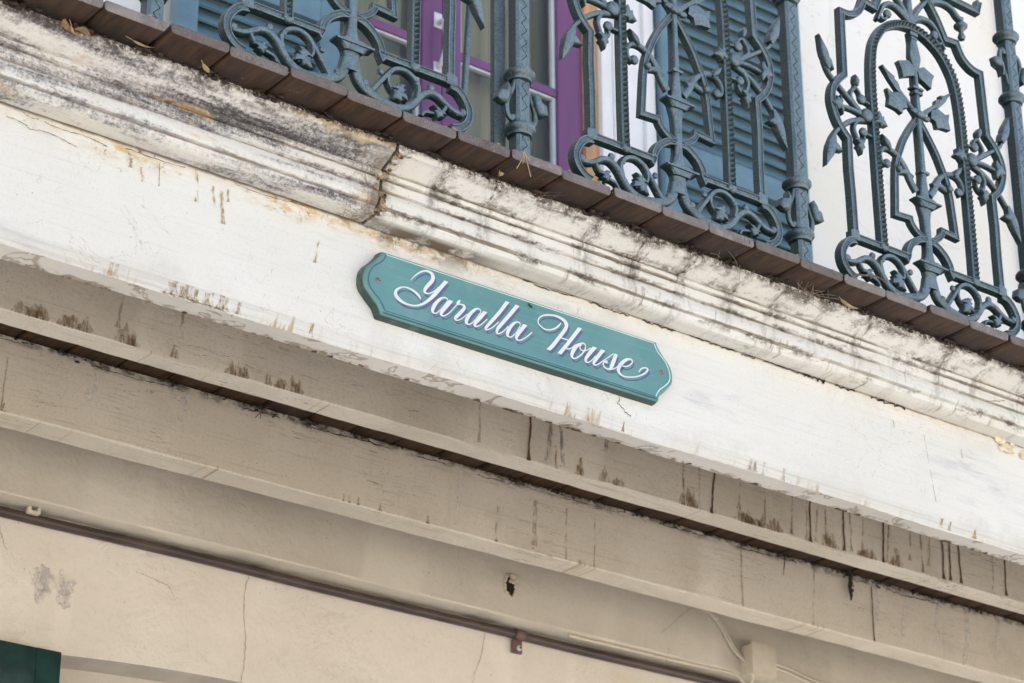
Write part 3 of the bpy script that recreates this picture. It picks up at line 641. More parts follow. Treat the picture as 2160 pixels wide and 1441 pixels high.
# ------------------------------------------------------------------ name sign
LET = [[(-2665,256,-2674,261),(-2596,339,-2612,350),(-2484,447,-2503,471),(-2378,515,-2386,549),(-2299,534,-2285,577),(-2227,506,-2176,558),(-2213,442,-2125,466),(-2243,373,-2167,350),(-2323,270,-2254,240),(-2383,159,-2315,152),(-2374,85,-2327,123),(-2299,75,-2296,106),(-2203,120,-2213,140),(-2110,195,-2127,211),(-2029,285,-2052,300)],[(-1909,477,-1816,474),(-2018,331,-1949,297),(-2162,137,-2096,99),(-2285,-14,-2239,-53),(-2407,-132,-2384,-171),(-2552,-217,-2549,-251),(-2701,-240,-2711,-278),(-2825,-221,-2853,-274),(-2929,-165,-2983,-227),(-2971,-112,-3043,-149),(-2970,-63,-3024,-50),(-2923,-2,-2942,28),(-2833,53,-2834,77),(-2739,61,-2728,93),(-2633,39,-2610,80),(-2549,-2,-2514,42),(-2488,-44,-2451,-12),(-2449,-85,-2437,-77)],[(-1814,98,-1831,83),(-1845,135,-1858,110),(-1928,131,-1922,98),(-2036,67,-1994,31),(-2146,-58,-2074,-83),(-2203,-187,-2126,-189),(-2194,-262,-2140,-227),(-2126,-279,-2122,-252),(-2050,-236,-2064,-220),(-1958,-136,-1978,-125),(-1868,-7,-1889,1),(-1821,75,-1840,81)],[(-1797,108,-1701,105),(-1880,-13,-1809,-44),(-1978,-158,-1912,-182),(-2009,-244,-1943,-226),(-1952,-283,-1940,-247),(-1870,-246,-1882,-227),(-1755,-139,-1772,-127),(-1642,7,-1660,17),(-1573,87,-1594,100)],[(-1549,180,-1529,166),(-1587,155,-1543,134),(-1616,114,-1559,100),(-1625,68,-1580,87),(-1583,61,-1581,89),(-1517,81,-1510,109),(-1473,65,-1435,105),(-1477,43,-1411,39),(-1538,-38,-1476,-69),(-1646,-166,-1583,-198),(-1682,-242,-1619,-235),(-1637,-282,-1624,-250),(-1564,-255,-1573,-235),(-1470,-180,-1485,-166),(-1373,-74,-1388,-63)],[(-1041,80,-1060,66),(-1068,124,-1085,100),(-1149,129,-1142,96),(-1260,56,-1215,23),(-1377,-81,-1304,-104),(-1431,-211,-1354,-209),(-1411,-278,-1365,-238),(-1340,-282,-1339,-255),(-1263,-234,-1279,-219),(-1170,-128,-1189,-119),(-1088,-6,-1110,0),(-1043,80,-1063,85)],[(-1002,109,-907,106),(-1099,-28,-1030,-60),(-1200,-164,-1136,-189),(-1232,-249,-1172,-237),(-1179,-282,-1174,-250),(-1093,-238,-1104,-219),(-998,-152,-1014,-139),(-899,-42,-918,-29)],[(-469,472,-381,469),(-645,214,-577,186),(-806,3,-743,-28),(-920,-145,-862,-173),(-972,-234,-918,-238),(-940,-282,-929,-250),(-862,-246,-873,-227),(-755,-160,-771,-146),(-632,-26,-649,-14)],[(-234,463,-139,460),(-411,222,-341,189),(-586,-6,-520,-37),(-691,-156,-626,-173),(-711,-246,-652,-231),(-666,-288,-658,-255),(-582,-242,-595,-223),(-486,-155,-503,-143),(-409,-55,-428,-45)],[(-104,64,-126,50),(-132,114,-150,90),(-215,119,-209,86),(-317,53,-272,21),(-416,-65,-343,-85),(-466,-183,-387,-180),(-453,-256,-402,-221),(-380,-274,-376,-247),(-299,-228,-316,-212),(-203,-115,-223,-107),(-136,4,-159,8),(-107,76,-128,78)],[(-55,106,45,103),(-144,-25,-69,-53),(-228,-158,-157,-175),(-250,-245,-187,-227),(-201,-285,-184,-251),(-116,-264,-123,-242),(6,-178,-8,-161),(104,-83,85,-68),(170,-12,155,0)],[(871,405,878,402),(804,333,833,316),(723,256,743,228),(621,194,627,165),(530,164,525,134),(440,165,423,137),(354,210,331,188),(320,257,291,245),(338,326,313,334),(417,399,403,425),(532,447,530,482),(672,479,680,519),(797,475,821,526),(911,438,962,499),(955,375,1043,418),(940,311,1024,304),(871,205,944,178),(754,48,827,18),(632,-120,704,-154),(503,-267,602,-270)],[(1289,420,1386,418),(1144,221,1218,191),(971,-17,1043,-47),(768,-277,864,-280)],[(835,60,844,86),(944,59,953,85),(1053,63,1061,90)],[(991,-139,991,-112),(1070,-116,1063,-92),(1160,-52,1145,-35),(1238,21,1215,38)],[(1482,61,1453,48),(1472,100,1447,79),(1421,125,1414,94),(1327,95,1348,57),(1209,15,1272,-22),(1115,-119,1199,-134),(1084,-226,1161,-213),(1119,-284,1154,-248),(1199,-286,1195,-258),(1305,-213,1286,-194),(1409,-109,1381,-96),(1472,-3,1439,0),(1482,67,1453,63)],[(1349,62,1373,55),(1311,2,1341,7),(1336,-54,1358,-30),(1406,-64,1410,-38),(1499,-26,1490,-7),(1602,55,1586,72)],[(1649,110,1750,107),(1542,-24,1617,-57),(1457,-149,1531,-168),(1430,-238,1496,-222),(1473,-287,1498,-251),(1546,-267,1536,-247),(1635,-192,1617,-179),(1730,-75,1710,-65)],[(1856,107,1957,104),(1754,-31,1830,-59),(1659,-179,1727,-198),(1631,-258,1693,-241),(1686,-292,1696,-258),(1769,-252,1757,-233),(1883,-158,1868,-143),(1997,-62,1982,-47),(2112,35,2095,51),(2182,94,2165,111)],[(2197,108,2274,106),(2146,4,2237,0),(2095,-114,2190,-121),(2063,-205,2131,-224),(2044,-248,2048,-282),(1969,-253,1950,-283),(1928,-223,1899,-243),(1918,-182,1886,-185),(1945,-151,1926,-124),(1962,-151,2008,-96),(1966,-169,2008,-156)],[(2021,-289,2021,-262),(2149,-249,2142,-227),(2266,-163,2253,-146)],[(2349,-109,2360,-84),(2434,-114,2438,-88),(2543,-74,2531,-51),(2638,9,2611,20),(2658,82,2624,63),(2598,115,2586,77),(2491,89,2515,39),(2376,8,2438,-35),(2276,-113,2357,-133),(2239,-228,2322,-207),(2286,-303,2331,-263),(2385,-334,2400,-303),(2516,-320,2519,-292),(2709,-266,2705,-237),(2880,-181,2865,-154),(2998,-90,2969,-68),(3055,-9,3012,-15),(3014,33,2997,2),(2926,17,2932,-13),(2838,-42,2865,-60),(2791,-130,2801,-134)]]
sg = thing('name_sign', 'teal green wooden name sign with white script lettering screwed to the white beam', 'sign', (2.69, 3.5, 3.68))
OUT = mm([(329, 67), (334, 58), (341, 49), (351, 38), (362, 27), (368, 15), (370, 1), (368, -13), (360, -23), (348, -35), (338, -44), (333, -53), (330, -61.5)])
INN = mm([(323, 61.5), (327, 52), (334, 43), (346, 33), (355, 22), (360, 9), (361, -4), (356, -15), (346, -25), (334, -35), (327, -45), (323, -53)])
def rim(H): return smooth(H, 4)
oR = rim(OUT); outline = oR+[(-x, z) for x, z in oR[::-1]]
g = MB(); n = len(outline)
def ring(d, y):
    res = []
    for i, (x, z) in enumerate(outline):
        a = Vector(outline[i-1]); b = Vector(outline[(i+1) % n]); t = (b-a).normalized(); nn = Vector((t.y, -t.x))
        res.append((x+nn.x*d, y, z+nn.y*d))
    return res
sgn = -1 if (ring(.01, 0)[n//4][0]-outline[n//4][0])*outline[n//4][0] > 0 else 1
lay = [ring(0.003*-sgn, 0.0), ring(0.002*-sgn, -.010), ring(0, -.017), ring(.0008*sgn, -.0195), ring(.0025*sgn, -.0213), ring(.0045*sgn, -.022)]
vs = [p for L in lay for p in L]
fs = [(i*n+j, i*n+(j+1) % n, (i+1)*n+(j+1) % n, (i+1)*n+j) for i in range(len(lay)-1) for j in range(n)]+[tuple(range(n))[::-1]]
g.add(vs, fs); fr_ = lay[-1]; q = len(oR)
for j in range(q-1): g.add([fr_[j], fr_[j+1], fr_[n-2-j], fr_[n-1-j]], [(0, 1, 2, 3)])
g.build('sign_board', M['sign'], sg, smooth=45)
def ribbons(off, y):
    g = MB()
    for q, st in enumerate(LET):
        L = smooth([(a/1e4, b/1e4) for a, b, c_, d in st], 5); Q = smooth([(c_/1e4, d/1e4) for a, b, c_, d in st], 5)
        yy = y-q*.000012
        vs = [(x+off[0], yy, z+off[1]) for x, z in L]+[(x+off[0], yy, z+off[1]) for x, z in Q]; n = len(L)
        g.add(vs, [(i, i+1, n+i+1, n+i) for i in range(n-1)])
    return g
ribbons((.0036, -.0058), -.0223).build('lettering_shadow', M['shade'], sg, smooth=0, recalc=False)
ribbons((0, 0), -.0228).build('lettering', M['letter'], sg, smooth=0, recalc=False)
def line(pts, w, y):
    g = MB(); vs = []
    for i, p in enumerate(pts):
        a = Vector(pts[max(i-1, 0)]); b = Vector(pts[min(i+1, len(pts)-1)]); t = (b-a).normalized(); nn = Vector((-t.y, t.x))*w/2
        vs += [(p[0]-nn.x, y, p[1]-nn.y), (p[0]+nn.x, y, p[1]+nn.y)]
    g.add(vs, [(2*i, 2*i+1, 2*i+3, 2*i+2) for i in range(len(pts)-1)]); return g
iR = smooth(INN, 4)
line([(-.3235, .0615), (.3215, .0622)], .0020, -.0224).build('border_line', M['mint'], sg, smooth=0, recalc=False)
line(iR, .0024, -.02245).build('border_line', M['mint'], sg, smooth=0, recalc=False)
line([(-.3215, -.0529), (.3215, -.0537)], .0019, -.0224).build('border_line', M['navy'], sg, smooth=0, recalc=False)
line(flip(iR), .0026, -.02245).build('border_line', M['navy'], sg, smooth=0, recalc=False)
for x, z, a in ((-.340, .004, -20), (.339, .003, -50)):
    g = MB(); n = 18
    pr = [(0, -.0245), (.0035, -.0243), (.0052, -.0236), (.0056, -.0222)]
    vs = [(x+r_*math.cos(2*math.pi*k_/n), y_, z+r_*math.sin(2*math.pi*k_/n)) for r_, y_ in pr for k_ in range(n)]
    g.add(vs, [(i*n+j, i*n+(j+1) % n, (i+1)*n+(j+1) % n, (i+1)*n+j) for i in range(len(pr)-1) for j in range(n)])
    sc = g.build('screw', M['screw'], sg, smooth=50)
    g = MB(); dx, dz = math.cos(R(a)), math.sin(R(a)); w = .0007
    g.add([(x-dx*.0049-dz*w, -.0247, z-dz*.0049+dx*w), (x+dx*.0049-dz*w, -.0247, z+dz*.0049+dx*w), (x+dx*.0049+dz*w, -.0247, z+dz*.0049-dx*w), (x-dx*.0049+dz*w, -.0247, z-dz*.0049-dx*w)], [(0, 1, 2, 3)])
    g.build('screw_slot', M['slot'], sc, smooth=0, recalc=False)
ins = MB()
ins.ball((0, 0, 0), .0022, 0.8, 0.8, 2.2); ins.ball((0.0002, -.0006, .0052), .0016)
for q in (-1, 0, 1):
    for s_ in (-1, 1): ins.tube([(0, 0, q*.002), (s_*.0025, .0012, q*.003), (s_*.0035, .0018, q*.0035)], .00022, 4)
o = ins.build('insect', simple('dark insect shell', (0.03, 0.025, 0.025), 0.35, 0.5, 0.2, 90, 0), loc=(2.702, 3.4755, 3.733)); o.rotation_euler = (0, R(-62), 0)
tag(o, 'small dark insect sitting on the name sign between the two words', 'insect')
# ------------------------------------------------------------------ cast iron railing
MOLD = [(-1, 0), (-1, .80), (-.88, .97), (-.58, 1), (-.42, .84), (-.22, .78), (0, .86), (.22, .78), (.42, .84), (.58, 1), (.88, .97), (1, .80), (1, 0)]
RND = [(-1, 0), (-1, .45), (-.86, .74), (-.5, .95), (0, 1), (.5, .95), (.86, .74), (1, .45), (1, 0)]
FLAT = [(-1, 0), (-1, .8), (-.8, 1), (.8, 1), (1, .8), (1, 0)]
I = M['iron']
def leaf_out(base, tip, w, lobes=3):
    """ivy style outline from base to tip"""
    b = Vector(base); t = Vector(tip); d = t-b; n = Vector((-d.y, d.x)).normalized()*w
    if lobes == 1: seq = [(0, .25), (.2, .75), (.4, 1), (.6, .8), (.82, .35), (1, 0)]
    else: seq = [(0, .16), (-.12, .55), (.06, 1.45), (.28, .60), (.50, 1.12), (.62, .48), (.80, .30), (1, 0)]
    up = [tuple(b+d*s+n*k) for s, k in seq]; dn = [tuple(b+d*s-n*k) for s, k in seq[:-1]]
    return up+dn[::-1]
def make_panel():
    t = thing('iron_railing', '', 'railing', group='cast iron railing panels on the balcony edge')
    y0, y1 = 0.0, 0.018
    for nm in ('outer_frame',):
        g = MB()
        top = mm([(61, 819), (88, 779), (111, 731), (116, 731), (147, 735), (155, 716), (166, 699), (183, 687), (200, 681), (219, 680)])
        bul = smooth(mm([(223, 518), (243, 497), (259, 472), (265, 443), (260, 415), (249, 390), (233, 371), (222, 361)]), 4)
        path = chain([(.0, 1.01)], smooth(mm([(61, 819), (88, 779), (111, 731)]), 3), mm([(147, 735)]), smooth(mm([(147, 735), (155, 716), (166, 699), (183, 687), (200, 681), (219, 680)]), 3), mm([(221, 600)]), bul, mm([(224, 287), (222, 222), (222, 118)]))
        for f in (lambda p: p, flip): g.sweep(f(path), .0168, MOLD, y0, y1)
        arch = smooth(mm([(66, 124), (63, 141), (54, 157), (40, 170), (22, 180), (0, 184)]), 4)
        base = chain(mm([(222, 125), (66, 125)]), arch, flip(arch)[::-1], mm([(-66, 125), (-222, 125)]))
        g.sweep(base, .0165, MOLD, y0+.0006, y1+.0004)
        for s_ in (1, -1):
            g.ball((s_*.139, y0+.004, .125), .0125, 1, .75, .9, n=10, m=7)
            g.plate([(s_*(.222+a), .128+b) for a, b in ((-.010, -.012), (.014, -.012), (.014, .008), (.006, .012), (-.010, .012))], y0+.0012, y1, .002)
        g.build('outer_frame', I, t)
    for f in (lambda p: p, flip):
        g = MB(); cs = smooth(mm([(221, 114), (238, 111), (253, 97), (263, 78), (264, 60), (257, 44), (243, 31), (226, 25)]), 5)
        g.sweep(f(cs), .0172, MOLD, y0-.0006, y1+.0002); g.build('end_scroll', I, t)
    # toothed arch: hollow bar set with dog-tooth pyramids
    half = smooth(mm([(139, 124), (140, 220), (140, 330), (140, 430), (140, 500), (138, 550), (134, 590), (125, 630), (109, 661), (88, 687), (60, 706), (30, 718), (0, 722)]), 6)
    path = chain(half, flip(half)[::-1]); g = MB()
    g.sweep(path, .0190, [(-1, 0), (-1, .82), (-.85, .9), (-.55, .9), (-.45, .80), (.45, .80), (.55, .9), (.85, .9), (1, .82), (1, 0)], y0-.003, y1-.0004)
    acc = 0; step = .0118; nxt = .008
    for a, b in zip(path, path[1:]):
        va, vb = Vector(a), Vector(b); L = (vb-va).length
        while nxt <= acc+L:
            p = va+(vb-va)*((nxt-acc)/L); d = (vb-va).normalized()*.0058; nn = Vector((-d.y, d.x)).normalized()*.0085
            q = [p-d-nn, p+d-nn, p+d+nn, p-d+nn]
            g.add([(v.x, .0012, v.y) for v in q]+[(p.x, -.0112, p.y)], [(0, 1, 4), (1, 2, 4), (2, 3, 4), (3, 0, 4)])
            nxt += step
        acc += L
    g.build('toothed_arch', I, t, smooth=20)
    # lyre frame
    ly = smooth(mm([(0, 488), (24, 456), (50, 415), (66, 380), (78, 350), (84, 313), (88, 267), (92, 220)]), 4)
    inn = smooth(mm([(49, 223), (46, 212), (33, 198), (14, 188), (-8, 184)]), 4)
    g = MB()
    for q, f in enumerate((lambda p: p, flip)): g.sweep(f(chain(ly, inn)), .0138, MOLD, y0+.0015+q*.0004, y1-.001-q*.0004)
    g.build('lyre_frame', I, t)
    # central stem with urns
    g = MB()
    prof = mm([(0, 702), (0, 668), (0, 600), (0, 545), (0, 500), (0, 420), (0, 352), (0, 330), (0, 292), (0, 268), (0, 240), (0, 205), (0, 176), (0, 150), (0, 128), (0, 112), (0, 86), (0, 66)])
    wd = [.020, .015, .015, .016, .018, .017, .019, .021, .030, .042, .026, .022, .021, .025, .038, .040, .032, .040]
    sm = smooth([(a, b, w) for (a, b), w in zip(prof, wd)], 3)
    g.sweep([(p[0], p[1]) for p in sm], [p[2] for p in sm], RND, y0-.002, y1-.002)
    for z, w, h in ((.560, .034, .006), (.548, .026, .008), (.348, .027, .007), (.700, .024, .010), (.688, .020, .006)):
        g.bbox(-w/2, w/2, y0-.0045, y1-.003, z-h/2, z+h/2, .002)
    for z, w in ((.275, .078), (.120, .086)):
        g.sweep([(0, z-.016), (0, z-.009), (0, z-.0045), (0, z-.002), (0, z+.0015), (0, z+.0035), (0, z+.009)], [w*.46, w*.58, w*.74, w*.98, w, w*.86, w*.46], FLAT, y0-.0065, y1-.0032)
        g.bbox(-w*.49, w*.49, y0-.010, y1-.0031, z-.0028, z+.0022, .0018)
    g.build('centre_stem', I, t)
    g = MB(); g.ball((0, y0-.002, .492), .013, 1.25, .8, .75)
    for a, b in ((-.018, .004), (.018, -.004)): g.ball((a, y0-.002, .492+b), .009, 1.3, .8, .8)
    g.build('knot', I, t)
    for q, f in enumerate((lambda p: p, flip)):
        e = q*.0003
        g = MB()
        sa = smooth(mm([(8, 90), (18, 57), (41, 38), (72, 29), (104, 27), (129, 37), (145, 55), (159, 73), (176, 84), (194, 83), (209, 74), (228, 64), (252, 61)]), 4)
        n = len(sa); g.sweep(f(sa), [.022-.010*i/n for i in range(n)], RND, y0+.0005+e, y1-.0012-e)
        rg = smooth(mm([(146, 62), (150, 84), (138, 103), (116, 111), (95, 105), (81, 90), (66, 70), (46, 42)]), 4)
        g.sweep(f(rg), .0125, RND, y0+.0012+e, y1-.0016-e)
        cu = smooth(mm([(84, 92), (82, 74), (94, 56), (115, 46)]), 4); m_ = len(cu)
        g.sweep(f(cu), [.010-.004*i/m_ for i in range(m_)], RND, y0+.0018+e, y1-.002-e)
        bd = smooth(mm([(214, 70), (206, 55), (193, 45), (178, 42), (164, 38), (157, 28)]), 4); m_ = len(bd)
        g.sweep(f(bd), [.011-.0035*i/m_ for i in range(m_)], RND, y0+.002+e, y1-.0024-e)
        for (a, b, r_) in ((176, 93, 8), (250, 66, 8), (64, 88, 7), (30, 52, 8), (146, 92, 6)):
            pp = f(mm([(a, b)]))[0]; g.ball((pp[0], y0+.004, pp[1]), r_/1000, 1, .8, 1, n=8, m=6)
        g.build('base_scroll', I, t)
        for base, tip, w in (((112, 60), (84, 36), 13), ((196, 52), (188, 30), 12), ((101, 70), (112, 48), 12)):
            g = MB(); g.plate(f(mm(leaf_out(base, tip, w))), y0-.001+e, y1-.004-e, .004, .6); g.build('ivy_leaf', I, t, smooth=50)
        # side spray of stems
        g = MB()
        for pts, wa, wb in (([(150, 437), (168, 438), (204, 461), (242, 488), (266, 507), (280, 534)], 15, 9), ([(150, 433), (205, 440), (246, 434)], 13, 10),
                            ([(150, 430), (201, 413), (238, 386), (261, 361), (275, 339), (281, 320)], 14, 9), ([(182, 446), (204, 467), (202, 484), (188, 500)], 11, 9), ([(184, 424), (201, 397), (196, 376), (188, 358)], 11, 10),
                            ([(195, 499), (186, 497), (178, 488), (175, 476)], 9, 8), ([(190, 362), (181, 364), (173, 374), (174, 388)], 9, 9), ([(150, 470), (164, 473)], 8, 9), ([(150, 390), (166, 391)], 8, 9),
                            ([(20, 299), (36, 320), (50, 347), (68, 366), (91, 377), (114, 374), (126, 358), (124, 340), (112, 331)], 17, 9), ([(30, 330), (52, 336), (74, 331)], 12, 15)):
            sp = smooth(mm(pts), 4); m_ = len(sp)
            g.sweep(f(sp), [(wa+(wb-wa)*i/m_)/1000 for i in range(m_)], RND, y0+.0024+e, y1-.003-e)
        for a, b, r_ in ((175, 473, 12), (176, 391, 11), (110, 337, 10.5), (163, 436, 17)):
            pp = f(mm([(a, b)]))[0]; g.ball((pp[0], y0+.005, pp[1]), r_/1000, 1, .8, 1)
        g.build('vine_stems', I, t)
        for base, tip, w, lb in (((270, 515), (297, 592), 11, 1), ((284, 545), (258, 515), 10, 1), ((238, 436), (268, 434), 17, 3), ((266, 352), (298, 268), 12, 1), ((286, 330), (246, 318), 11, 1),
                                 ((188, 500), (194, 527), 7, 1), ((192, 366), (189, 330), 10, 3), ((136, 440), (104, 428), 15, 3), ((98, 373), (124, 403), 7, 1), ((70, 334), (88, 332), 9, 1)):
            g = MB(); g.plate(f(mm(leaf_out(base, tip, w, lb))), y0-.0015+e, y1-.005-e, .0045, .55); g.build('ivy_leaf', I, t, smooth=50)
        # leaves springing from the knot
        g = MB(); kl = smooth(mm([(4, 488), (28, 512), (56, 536), (80, 556), (106, 584)]), 4); m_ = len(kl)
        g.sweep(f(kl), [(.014-.009*i/m_) for i in range(m_)], RND, y0-.002+e, y1-.006-e)
        g.plate(f(mm([(52, 530), (66, 534), (88, 556), (104, 582), (84, 572), (72, 568), (74, 558), (58, 552)])), y0-.0005+e, y1-.007-e, .003, .6)
        g.plate(f(mm([(40, 518), (60, 530), (84, 522), (97, 528), (92, 508), (96, 486), (70, 484), (54, 478), (50, 494), (36, 498)])), y0-.001+e, y1-.0065-e, .005, .55)
        g.build('long_leaf', I, t, smooth=50)
        g = MB()
        for pts, wa, wb in (([(0, 738), (14, 748), (40, 760), (64, 760), (82, 747), (94, 726), (106, 702)], 20, 8), ([(98, 718), (90, 710), (80, 714), (74, 724)], 9, 9), ([(4, 742), (33, 783), (56, 810)], 16, 12), ([(66, 812), (86, 822), (114, 830), (142, 826), (160, 811), (170, 806)], 13, 14)):
            sp = smooth(mm(pts), 4); m_ = len(sp); g.sweep(f(sp), [(wa+(wb-wa)*i/m_)/1000 for i in range(m_)], RND, y0+.0004+e, y1-.0025-e)
        for a, b, r_ in ((74, 728, 11),): pp = f(mm([(a, b)]))[0]; g.ball((pp[0], y0+.004, pp[1]), r_/1000, 1, .8, 1)
        g.sweep(f(mm([(120, 853), (228, 850), (238, 880)])), .016, MOLD, y0, y1-.0007)
        g.build('crest_scroll', I, t)
        g = MB(); cx = f(mm([(172, 0)]))[0][0]
        g.lathe([(.0005, .752), (.007, .755), (.0095, .762), (.007, .769), (.005, .774), (.008, .780), (.0155, .787), (.0165, .793), (.011, .799), (.007, .803), (.009, .812), (.0005, .816)], cx, .009, 14)
        g.build('drop_finial', I, t)
    g = MB(); g.sweep(mm([(0, 722), (0, 745), (0, 800), (0, 1005)]), [.03, .022, .016, .014], RND, y0-.001, y1-.0022); g.build('crest_stem', I, t)
    g = MB(); g.plate(mm([(-6, 690), (-13, 668), (-16, 640), (-9, 612), (0, 600), (9, 612), (17, 640), (12, 668), (6, 690)]), y0-.002, y1-.006, .005, .55)
    for f in (lambda p: p, flip):
        g.plate(f(mm([(4, 612), (24, 624), (40, 618), (56, 612), (48, 596), (44, 574), (28, 582), (8, 590)])), y0-.0022, y1-.0065, .005, .55)
    g.build('top_leaf', I, t, smooth=50)
    g = MB(); g.bbox(-.40, .40, -.012, .030, 1.0, 1.045, .006); g.build('hand_rail', I, t)
    return t
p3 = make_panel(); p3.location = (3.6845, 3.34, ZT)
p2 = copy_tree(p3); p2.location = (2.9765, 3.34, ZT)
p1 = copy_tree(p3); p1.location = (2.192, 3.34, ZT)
p1['label'] = 'railing panel before the purple door and blue shutter, mostly cut off above'
p2['label'] = 'iron railing panel between the two middle posts, before the teal shutter'
p3['label'] = 'iron railing panel against the plain white wall, its toothed arch in full view'

def make_post():
    t = thing('railing_post', '', 'post', group='cast iron railing posts on the balcony edge')
    h = .0165; b = .005
    oc = [(-h+b, -h), (h-b, -h), (h, -h+b), (h, h-b), (h-b, h), (-h+b, h), (-h, h-b), (-h, -h+b)]
    g = MB(); vs = [(x, y, z) for z in (0.0, 1.05) for x, y in oc]
    g.add(vs, [(i, (i+1) % 8, 8+(i+1) % 8, 8+i) for i in range(8)]+[tuple(range(8))[::-1], tuple(range(8, 16))]); g.build('shaft', I, t, smooth=0)
    g = MB(); yy = -h-.0004; p = .0142; n = int(1.04/p)
    for k in range(n):
        if min(abs(k*p+.01-q) for q in (.104, .224, .678, .844)) < .022: continue
        x0, x1 = (-.0068, .0068) if k % 2 else (.0068, -.0068)
        z0, z1 = .006+k*p, .006+(k+1)*p; w = .0011
        g.add([(x0, yy, z0-w), (x1, yy, z1-w), (x1, yy, z1+w), (x0, yy, z0+w)], [(0, 1, 2, 3)])
        g.add([(q_*math.cos(a)-x1*.8*(-1), yy, z1+q_*math.sin(a)) for q_ in (.0016,) for a in [i*math.pi/3 for i in range(6)]], [tuple(range(6))])
    g.build('zigzag_shade', M['groove_shade'], t, smooth=0, recalc=False)['kind'] = 'stuff'  # raised dark ribbons, shade of the incised zigzag put into the colour
    for z in (.098, .219, .678, .844):
        g = MB(); s_ = 1 if z in (.219, .844) else 1
        g.lathe([(.017, z-.016), (.024, z-.013), (.024, z-.008), (.0275, z-.005), (.0315, z), (.0315, z+.005), (.028, z+.010), (.022, z+.012), (.017, z+.013)], 0, 0, 20); g.build('ring', I, t, smooth=60)
    for zs, zf in ((.158, 1), (.761, -1)):
        for sx in (1, -1):
            ang = 0.0; g = MB()
            a = smooth([(.014, .050), (.020, .028), (.030, .008), (.036, -.012), (.033, -.034), (.024, -.043), (.016, -.036)], 4)
            g.tube([(sx*x, -.006 if sx < 0 else -.002, zs+zf*z) for x, z in a], [.0062-.0018*abs(2*i/len(a)-1) for i in range(len(a))], 7)
            g.ball((sx*.020, -.005, zs-zf*.037), .007)
            lf = [(.030, .004), (.026, .022), (.036, .034), (.040, .016), (.058, .010), (.062, -.008), (.050, -.014), (.038, -.014)]
            bm_ = MB(); bm_.plate([(sx*x, zs+zf*z) for x, z in lf], -.012, .004, .006, .5)
            g.add(bm_.v, bm_.f); g.build('ivy_sprig', I, t, smooth=60)
    return t
YP = 3.381
q0 = make_post(); q0.location = (2.604, YP, ZT)
q1 = copy_tree(q0); q1.location = (3.336, YP, ZT)
q2 = copy_tree(q0); q2.location = (4.048, YP, ZT)
q3 = copy_tree(q0); q3.location = (1.80, YP, ZT)
q0['label'] = 'slim teal railing post in front of the purple french door, zigzag pattern up its face'
q1['label'] = 'slim zigzag patterned railing post at the right edge of the right teal shutter'
q2['label'] = 'rightmost teal railing post, two pairs of rings showing against the white wall'
q3['label'] = 'foot of a teal railing post at the top left edge above the first board gap'
g = MB(); g.bbox(-.014, .014, -.007, .007, 0, 1.05, .002)
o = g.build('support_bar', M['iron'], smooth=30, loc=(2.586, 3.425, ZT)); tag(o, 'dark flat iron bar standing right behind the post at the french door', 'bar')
g = MB(); g.tube([(2.478, 3.40, ZT), (2.486, 3.395, ZT+.2), (2.510, 3.385, ZT+.75)], .0068, 10)
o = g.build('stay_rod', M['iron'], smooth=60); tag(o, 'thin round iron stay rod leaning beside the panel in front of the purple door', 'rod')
# ------------------------------------------------------------------ house behind
YW = 5.046
house = thing('house', 'old house wall with cream plaster below and white wall, purple door and teal shutters above', 'house', (3.6, YW, 0))
def wallface(g, x0, x1, z0, z1, y=YW): g.add([(x0, y, z0), (x1, y, z0), (x1, y, z1), (x0, y, z1)], [(0, 1, 2, 3)])
# lower wall with a segmental headed window
g = MB(); wx0, wx1 = 2.50, 3.62
def head(x): t = (x-3.10)/0.55; return 3.445-0.026*t*t
n = 20; top = [(wx0+(wx1-wx0)*i/n, head(wx0+(wx1-wx0)*i/n)) for i in range(n+1)]
wallface(g, -1, wx0, 0, ZD-.003); wallface(g, wx1, 9, 0, ZD-.003); wallface(g, wx0, wx1, 0, 1.0)
for (xa, za), (xb, zb) in zip(top, top[1:]):
    g.add([(xa, YW, za), (xb, YW, zb), (xb, YW, ZD-.003), (xa, YW, ZD-.003)], [(0, 1, 2, 3)])
    g.add([(xa, YW, za), (xb, YW, zb), (xb, YW+.13, zb), (xa, YW+.13, za)], [(0, 3, 2, 1)], 1)
for x in (wx0, wx1): g.add([(x, YW, 1.0), (x, YW+.13, 1.0), (x, YW+.13, head(x)), (x, YW, head(x))], [(0, 1, 2, 3)])
local(g.build('lower_wall', [M['wall'], M['reveal']], smooth=20, recalc=False), house)
g = MB(); crack(g, mm([(3049, 3715), (3040, 3671), (3039, 3622), (3047, 3558), (3048, 3505), (3040, 3443)]), .0014, YW-.0012, seed=1)
crack(g, mm([(3764, 3714), (3758, 3680), (3749, 3640), (3735, 3606), (3715, 3540)]), .0012, YW-.0012, seed=2)
crack(g, mm([(2740, 3660), (2790, 3650), (2830, 3640), (2850, 3610)]), .0012, YW-.0012, seed=3)
crack(g, mm([(2380, 3700), (2400, 3650), (2410, 3640)]), .0012, YW-.0012, seed=4)
crack(g, mm([(4330, 3760), (4315, 3730), (4325, 3700)]), .0012, 4.9695, seed=5)
crack(g, mm([(4420, 3900), (4380, 3870), (4300, 3800)]), .0012, 4.9695, seed=6)
local(g.build('crack_line', M['crack2'], smooth=0, recalc=False), house)['kind'] = 'stuff'
g = MB()
for i, (x, z, w, h) in enumerate([(2503, 3588, 66, 70), (2556, 3584, 60, 76), (2500, 3560, 40, 60), (2560, 3556, 44, 50)]): stain_patch(g, 0, x/1000, z/1000, w/1000, h/1000, YW-.0016+i*.00015, 22, seed=i)
for i, (x, z, w, h) in enumerate([(2503, 3597, 24, 28), (2556, 3590, 20, 30)]): stain_patch(g, 1, x/1000, z/1000, w/1000, h/1000, YW-.0021, 16, seed=i+8)
